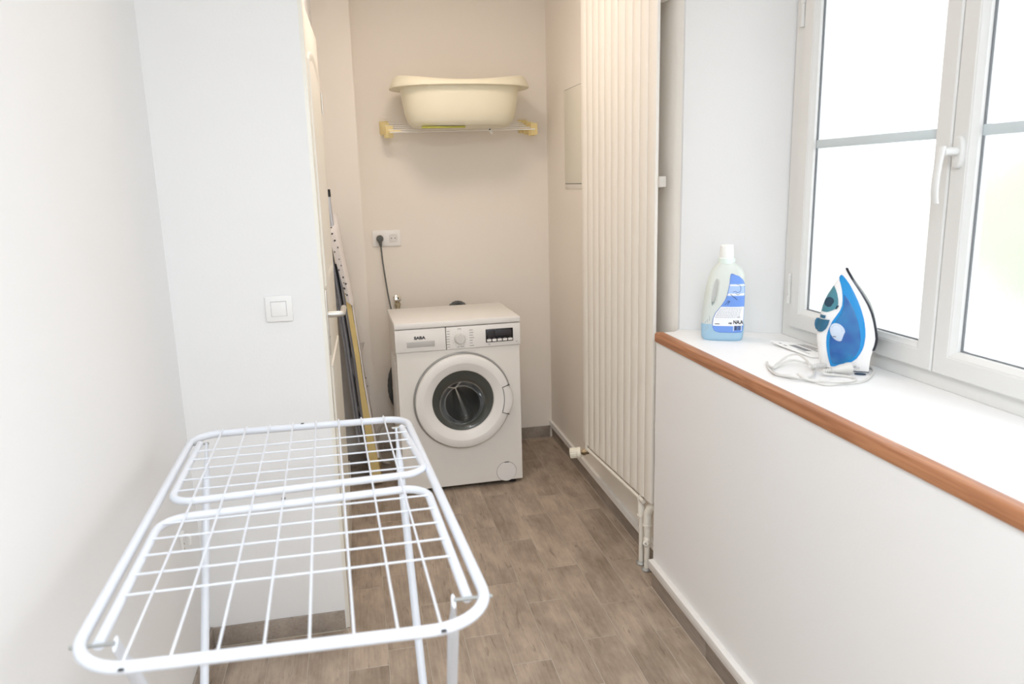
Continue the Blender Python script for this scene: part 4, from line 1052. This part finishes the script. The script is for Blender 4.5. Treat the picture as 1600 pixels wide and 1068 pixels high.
def disc(cx, cy_, rx, ry, rot, lift, name, mat, parent, th=.0025):
    c = ipx(cx, cy_); mb = MB(); rings = []
    for sc_, dz in ((1, -.004), (1, th*.6), (.93, th), (.01, th)):
        r = []
        for k in range(28):
            a = 2*PI*k/28; x, z = rx*sc_*math.cos(a), ry*sc_*math.sin(a)
            u = c[0]+(x*math.cos(rot)-z*math.sin(rot))*K*IS; w = c[1]+(x*math.sin(rot)+z*math.cos(rot))*K*IW
            r.append((u, side_y(c[0], c[1], lift+dz), w))
        rings.append(r)
    mb.loft(rings); return mb.build(name, mat, parent, 40)
dl = disc(624, 563, 54, 78, math.radians(30), .004, 'temperature_dial', dial_m, IR)
dp_ = MB()
for a0 in range(8):
    a = math.radians(20+a0*16); c = ipx(624+46*math.cos(a)-14, 563-66*math.sin(a)+6)
    dp_.box((c[0]-.0010, side_y(*ipx(624, 563), .0066), c[1]-.0004), (c[0]+.0010, side_y(*ipx(624, 563), .0064), c[1]+.0004))
dp_.box((ipx(588, 600)[0], side_y(*ipx(624, 563), .0066), ipx(588, 602)[1]), (ipx(612, 600)[0], side_y(*ipx(624, 563), .0064), ipx(588, 596)[1]))
dp_.build('dial_print', navy_m, dl)
noz = ([(488, 412), (496, 370), (510, 320), (530, 270), (555, 225), (568, 202)], [(500, 416), (545, 408), (590, 385), (614, 345), (612, 310), (602, 265), (590, 232), (574, 202)])
NZ = sheet(noz, .0022, 'handle_window', teal_m, IR)
disc(545, 328, 36, 40, 0, .0035, 'window_knob', vteal_m, NZ, .002)
sheet(([(482, 462), (482, 438)], [(522, 466), (526, 438)]), .004, 'spray_button', dteal_m, IR)
tr = sheet(([(468, 576), (450, 560), (441, 530), (443, 495), (455, 472)], [(476, 576), (510, 568), (535, 545), (550, 510), (558, 472)]), .006, 'steam_trigger', dteal_m, IR)
sheet(([(590, 382), (602, 352)], [(604, 382), (624, 345)]), .003, 'grip_notch', vteal_m, NZ)
# heel pads
for (x0, y0, x1, y1, hgt) in ((720, 868, 866, 856, .0045), (728, 906, 880, 890, .0045)):
    pass
hx0, hx1 = ipx(715, 0)[0], ipx(866, 0)[0]
MB().box((hx0, -.048, W0-.0035), (hx1, .048, W0+.001), .001).build('heel_band', navy_m, IR)
MB().box((ipx(560, 0)[0], -.046, 0.0), (hx1-.003, .046, W0-.003), .001).build('heel_foot', iron_w, IR)
MB().lathe([(.0001, 0), (.009, .0005), (.0095, .003), (.007, .0045)], 20, Matrix.Translation((ipx(805, 0)[0], -.064, .0003)) @ Matrix.Diagonal((1.55, .55, 1, 1))).build('heel_pad', navy_m, IR)
# power cord and plug (local frame of the iron; z = 0 is the sill)
cw = .0031
L2W = IR.matrix_basis.copy(); W2L = Matrix.LocRotScale(IR.location, IR.rotation_euler, None).inverted()
def wl(x, y, z): return W2L @ Vector((x, y, z))
zs0 = .9557+.0036
cordp = [(1.172, 1.763, 0.971), (1.194, 1.815, 0.975), (1.203, 1.868, 0.979), (1.181, 1.876, 0.977), (1.14, 1.854, 0.969), (1.098, 1.82, 0.959), (1.074, 1.767, 0.959), (1.083, 1.724, 0.959), (1.1, 1.691, 0.963), (1.131, 1.696, 0.964), (1.167, 1.737, 0.959), (1.199, 1.788, 0.959), (1.207, 1.819, 0.962), (1.195, 1.836, 0.965), (1.172, 1.849, 0.969), (1.13, 1.831, 0.967), (1.094, 1.808, 0.965), (1.095, 1.839, 0.961), (1.116, 1.885, 0.959), (1.083, 1.818, 0.959), (1.064, 1.744, 0.963), (1.08, 1.703, 0.967), (1.115, 1.677, 0.959), (1.132, 1.631, 0.959), (1.171, 1.629, 0.959), (1.21, 1.626, 0.959), (1.244, 1.636, 0.959), (1.293, 1.675, 0.959), (1.331, 1.718, 0.959), (1.344, 1.747, 0.959), (1.344, 1.767, 0.959)]
cordq = [(1.098, 1.704, 0.971), (1.097, 1.677, 0.969), (1.115, 1.661, 0.963), (1.141, 1.635, 0.9655), (1.18, 1.622, 0.9655), (1.209, 1.627, 0.9655), (1.228, 1.648, 0.961), (1.236, 1.67, 0.959), (1.223, 1.693, 0.959), (1.199, 1.704, 0.961), (1.179, 1.709, 0.965), (1.177, 1.72, 0.968)]
MB().tube(smooth_path([wl(*p) for p in cordp], 8), cw, 10).tube(smooth_path([wl(*p) for p in cordq], 8), cw, 10).build('cord', cordplug_m, IR)
sp0 = wl(1.222, 1.769, .970); sp1 = wl(1.176, 1.764, .9705); rl = MB(); dsl = (sp1-sp0)
rl.tube([sp0, sp0+dsl], [.0062, .0048], 12)
for k in range(5): rl.tube([sp0+dsl*(.12+.18*k), sp0+dsl*(.20+.18*k)], .0075-.0004*k, 12)
rl.build('cord_sleeve', cordplug_m, IR)
pa, pb = Vector(wl(1.179, 1.720, .968)), Vector(wl(1.254, 1.706, .975)); pd = (pb-pa).normalized()
pr_ = MB().tube([pa, pa+pd*.030, pa+pd*.034, pa+pd*.048, pa+pd*.062, pa+pd*.065, pa+pd*.076], [.0045, .0056, .0085, .0125, .0138, .0155, .0155], 16)
pr_.build('plug', cordplug_m, IR)
pn = MB(); sd = pd.cross(Vector((0, 0, 1))).normalized()
for s_ in (-1, 1): pn.tube([pa+pd*.075+sd*.0095*s_, pa+pd*.094+sd*.0095*s_], .0024, 8)
pn.build('plug_pin', steel_m, IR)
gr_ = MB()
for k in range(5): gr_.tube([pa+pd*(.002+.0055*k), pa+pd*(.0048+.0055*k)], .0066+.0003*k, 12)
gr_.build('plug_sleeve', cordplug_m, IR)

# leaflet under the iron
lf = thing('instruction_leaflet', 'folded white printed leaflet lying on the sill behind the iron', 'leaflet', (1.30, 1.985, .9557))
q = [Vector((1.255, 2.105, 0)), Vector((1.268, 1.905, 0)), Vector((1.350, 1.862, 0)), Vector((1.352, 2.085, 0))]
def lfp(u, v, z): p = q[0].lerp(q[3], u).lerp(q[1].lerp(q[2], u), v); return (p.x-1.30, p.y-1.985, z)
mb = MB(); rings = []
for i in range(9):
    v = i/8; rings.append([lfp(u/4, v, .0022+.004*math.sin(PI*v)*.6+.010*(1-v)**4*(1-u/4)) for u in range(5)]+[lfp(u/4, v, .0006+.004*math.sin(PI*v)*.6+.009*(1-v)**4*(1-u/4)) for u in range(4, -1, -1)])
mb.loft(rings); mb.build('sheet', paper_m, lf, 50)
def lz(u, v): return .0026+.004*math.sin(PI*v)*.6+.010*(1-v)**4*(1-u)
pr = MB()
def quad(u0, u1, v0, v1): pr.add([lfp(u, v, lz(u, v)) for u, v in ((u0, v0), (u1, v0), (u1, v1), (u0, v1))], [(0, 1, 2, 3)])
def bar(u0, u1, v0, v1, n=4):
    for k in range(n): quad(u0, u1, v0+(v1-v0)*k/n, v0+(v1-v0)*(k+1)/n)
bar(.30, .52, .22, .62)
pr.build('printed_panel', mk('leaflet_grey', (.22, .23, .24), .7), lf, 0)
pr = MB(); random.seed(2)
for k in range(5): bar(.62+.06*k, .645+.06*k, .15, .5+.3*random.random(), 3)
bar(.12, .18, .10, .16, 1); bar(.12, .18, .22, .30, 1); bar(.70, .74, .62, .95, 3); bar(.2, .23, .5, .8, 2)
pr.build('printed_lines', greyprint_m, lf, 0)

# flat prints and marks too small to pick apart
for o in bpy.data.objects:
    if o.parent is not None and o.name.split('.')[0] in ('program_print', 'star_print', 'bold_print', 'small_print', 'display_print', 'barcode', 'line_drawing', 'embossed_mark', 'dial_print', 'printed_lines', 'grip_rib', 'side_rib', 'pin_hole', 'handle_seam', 'display_window'):
        o['kind'] = 'stuff'

# ------------------------------------------------------------------ added fill's housing and the ceiling lamp (above the frame)
for (x, y, r) in ((.20, -.25, .47), (.30, 2.85, .25)):
    o = thing('ceiling_lamp_and_fill', ('wide round fill light added over the front of the room' if y < 2 else 'smaller round flush ceiling lamp near the washing machine'), 'lamp', (x, y, CEIL))
    MB().lathe([(r, -.0005), (r, -.03), (r-.01, -.055), (r-.02, -.060)], 32).build('housing', trim_m, o)
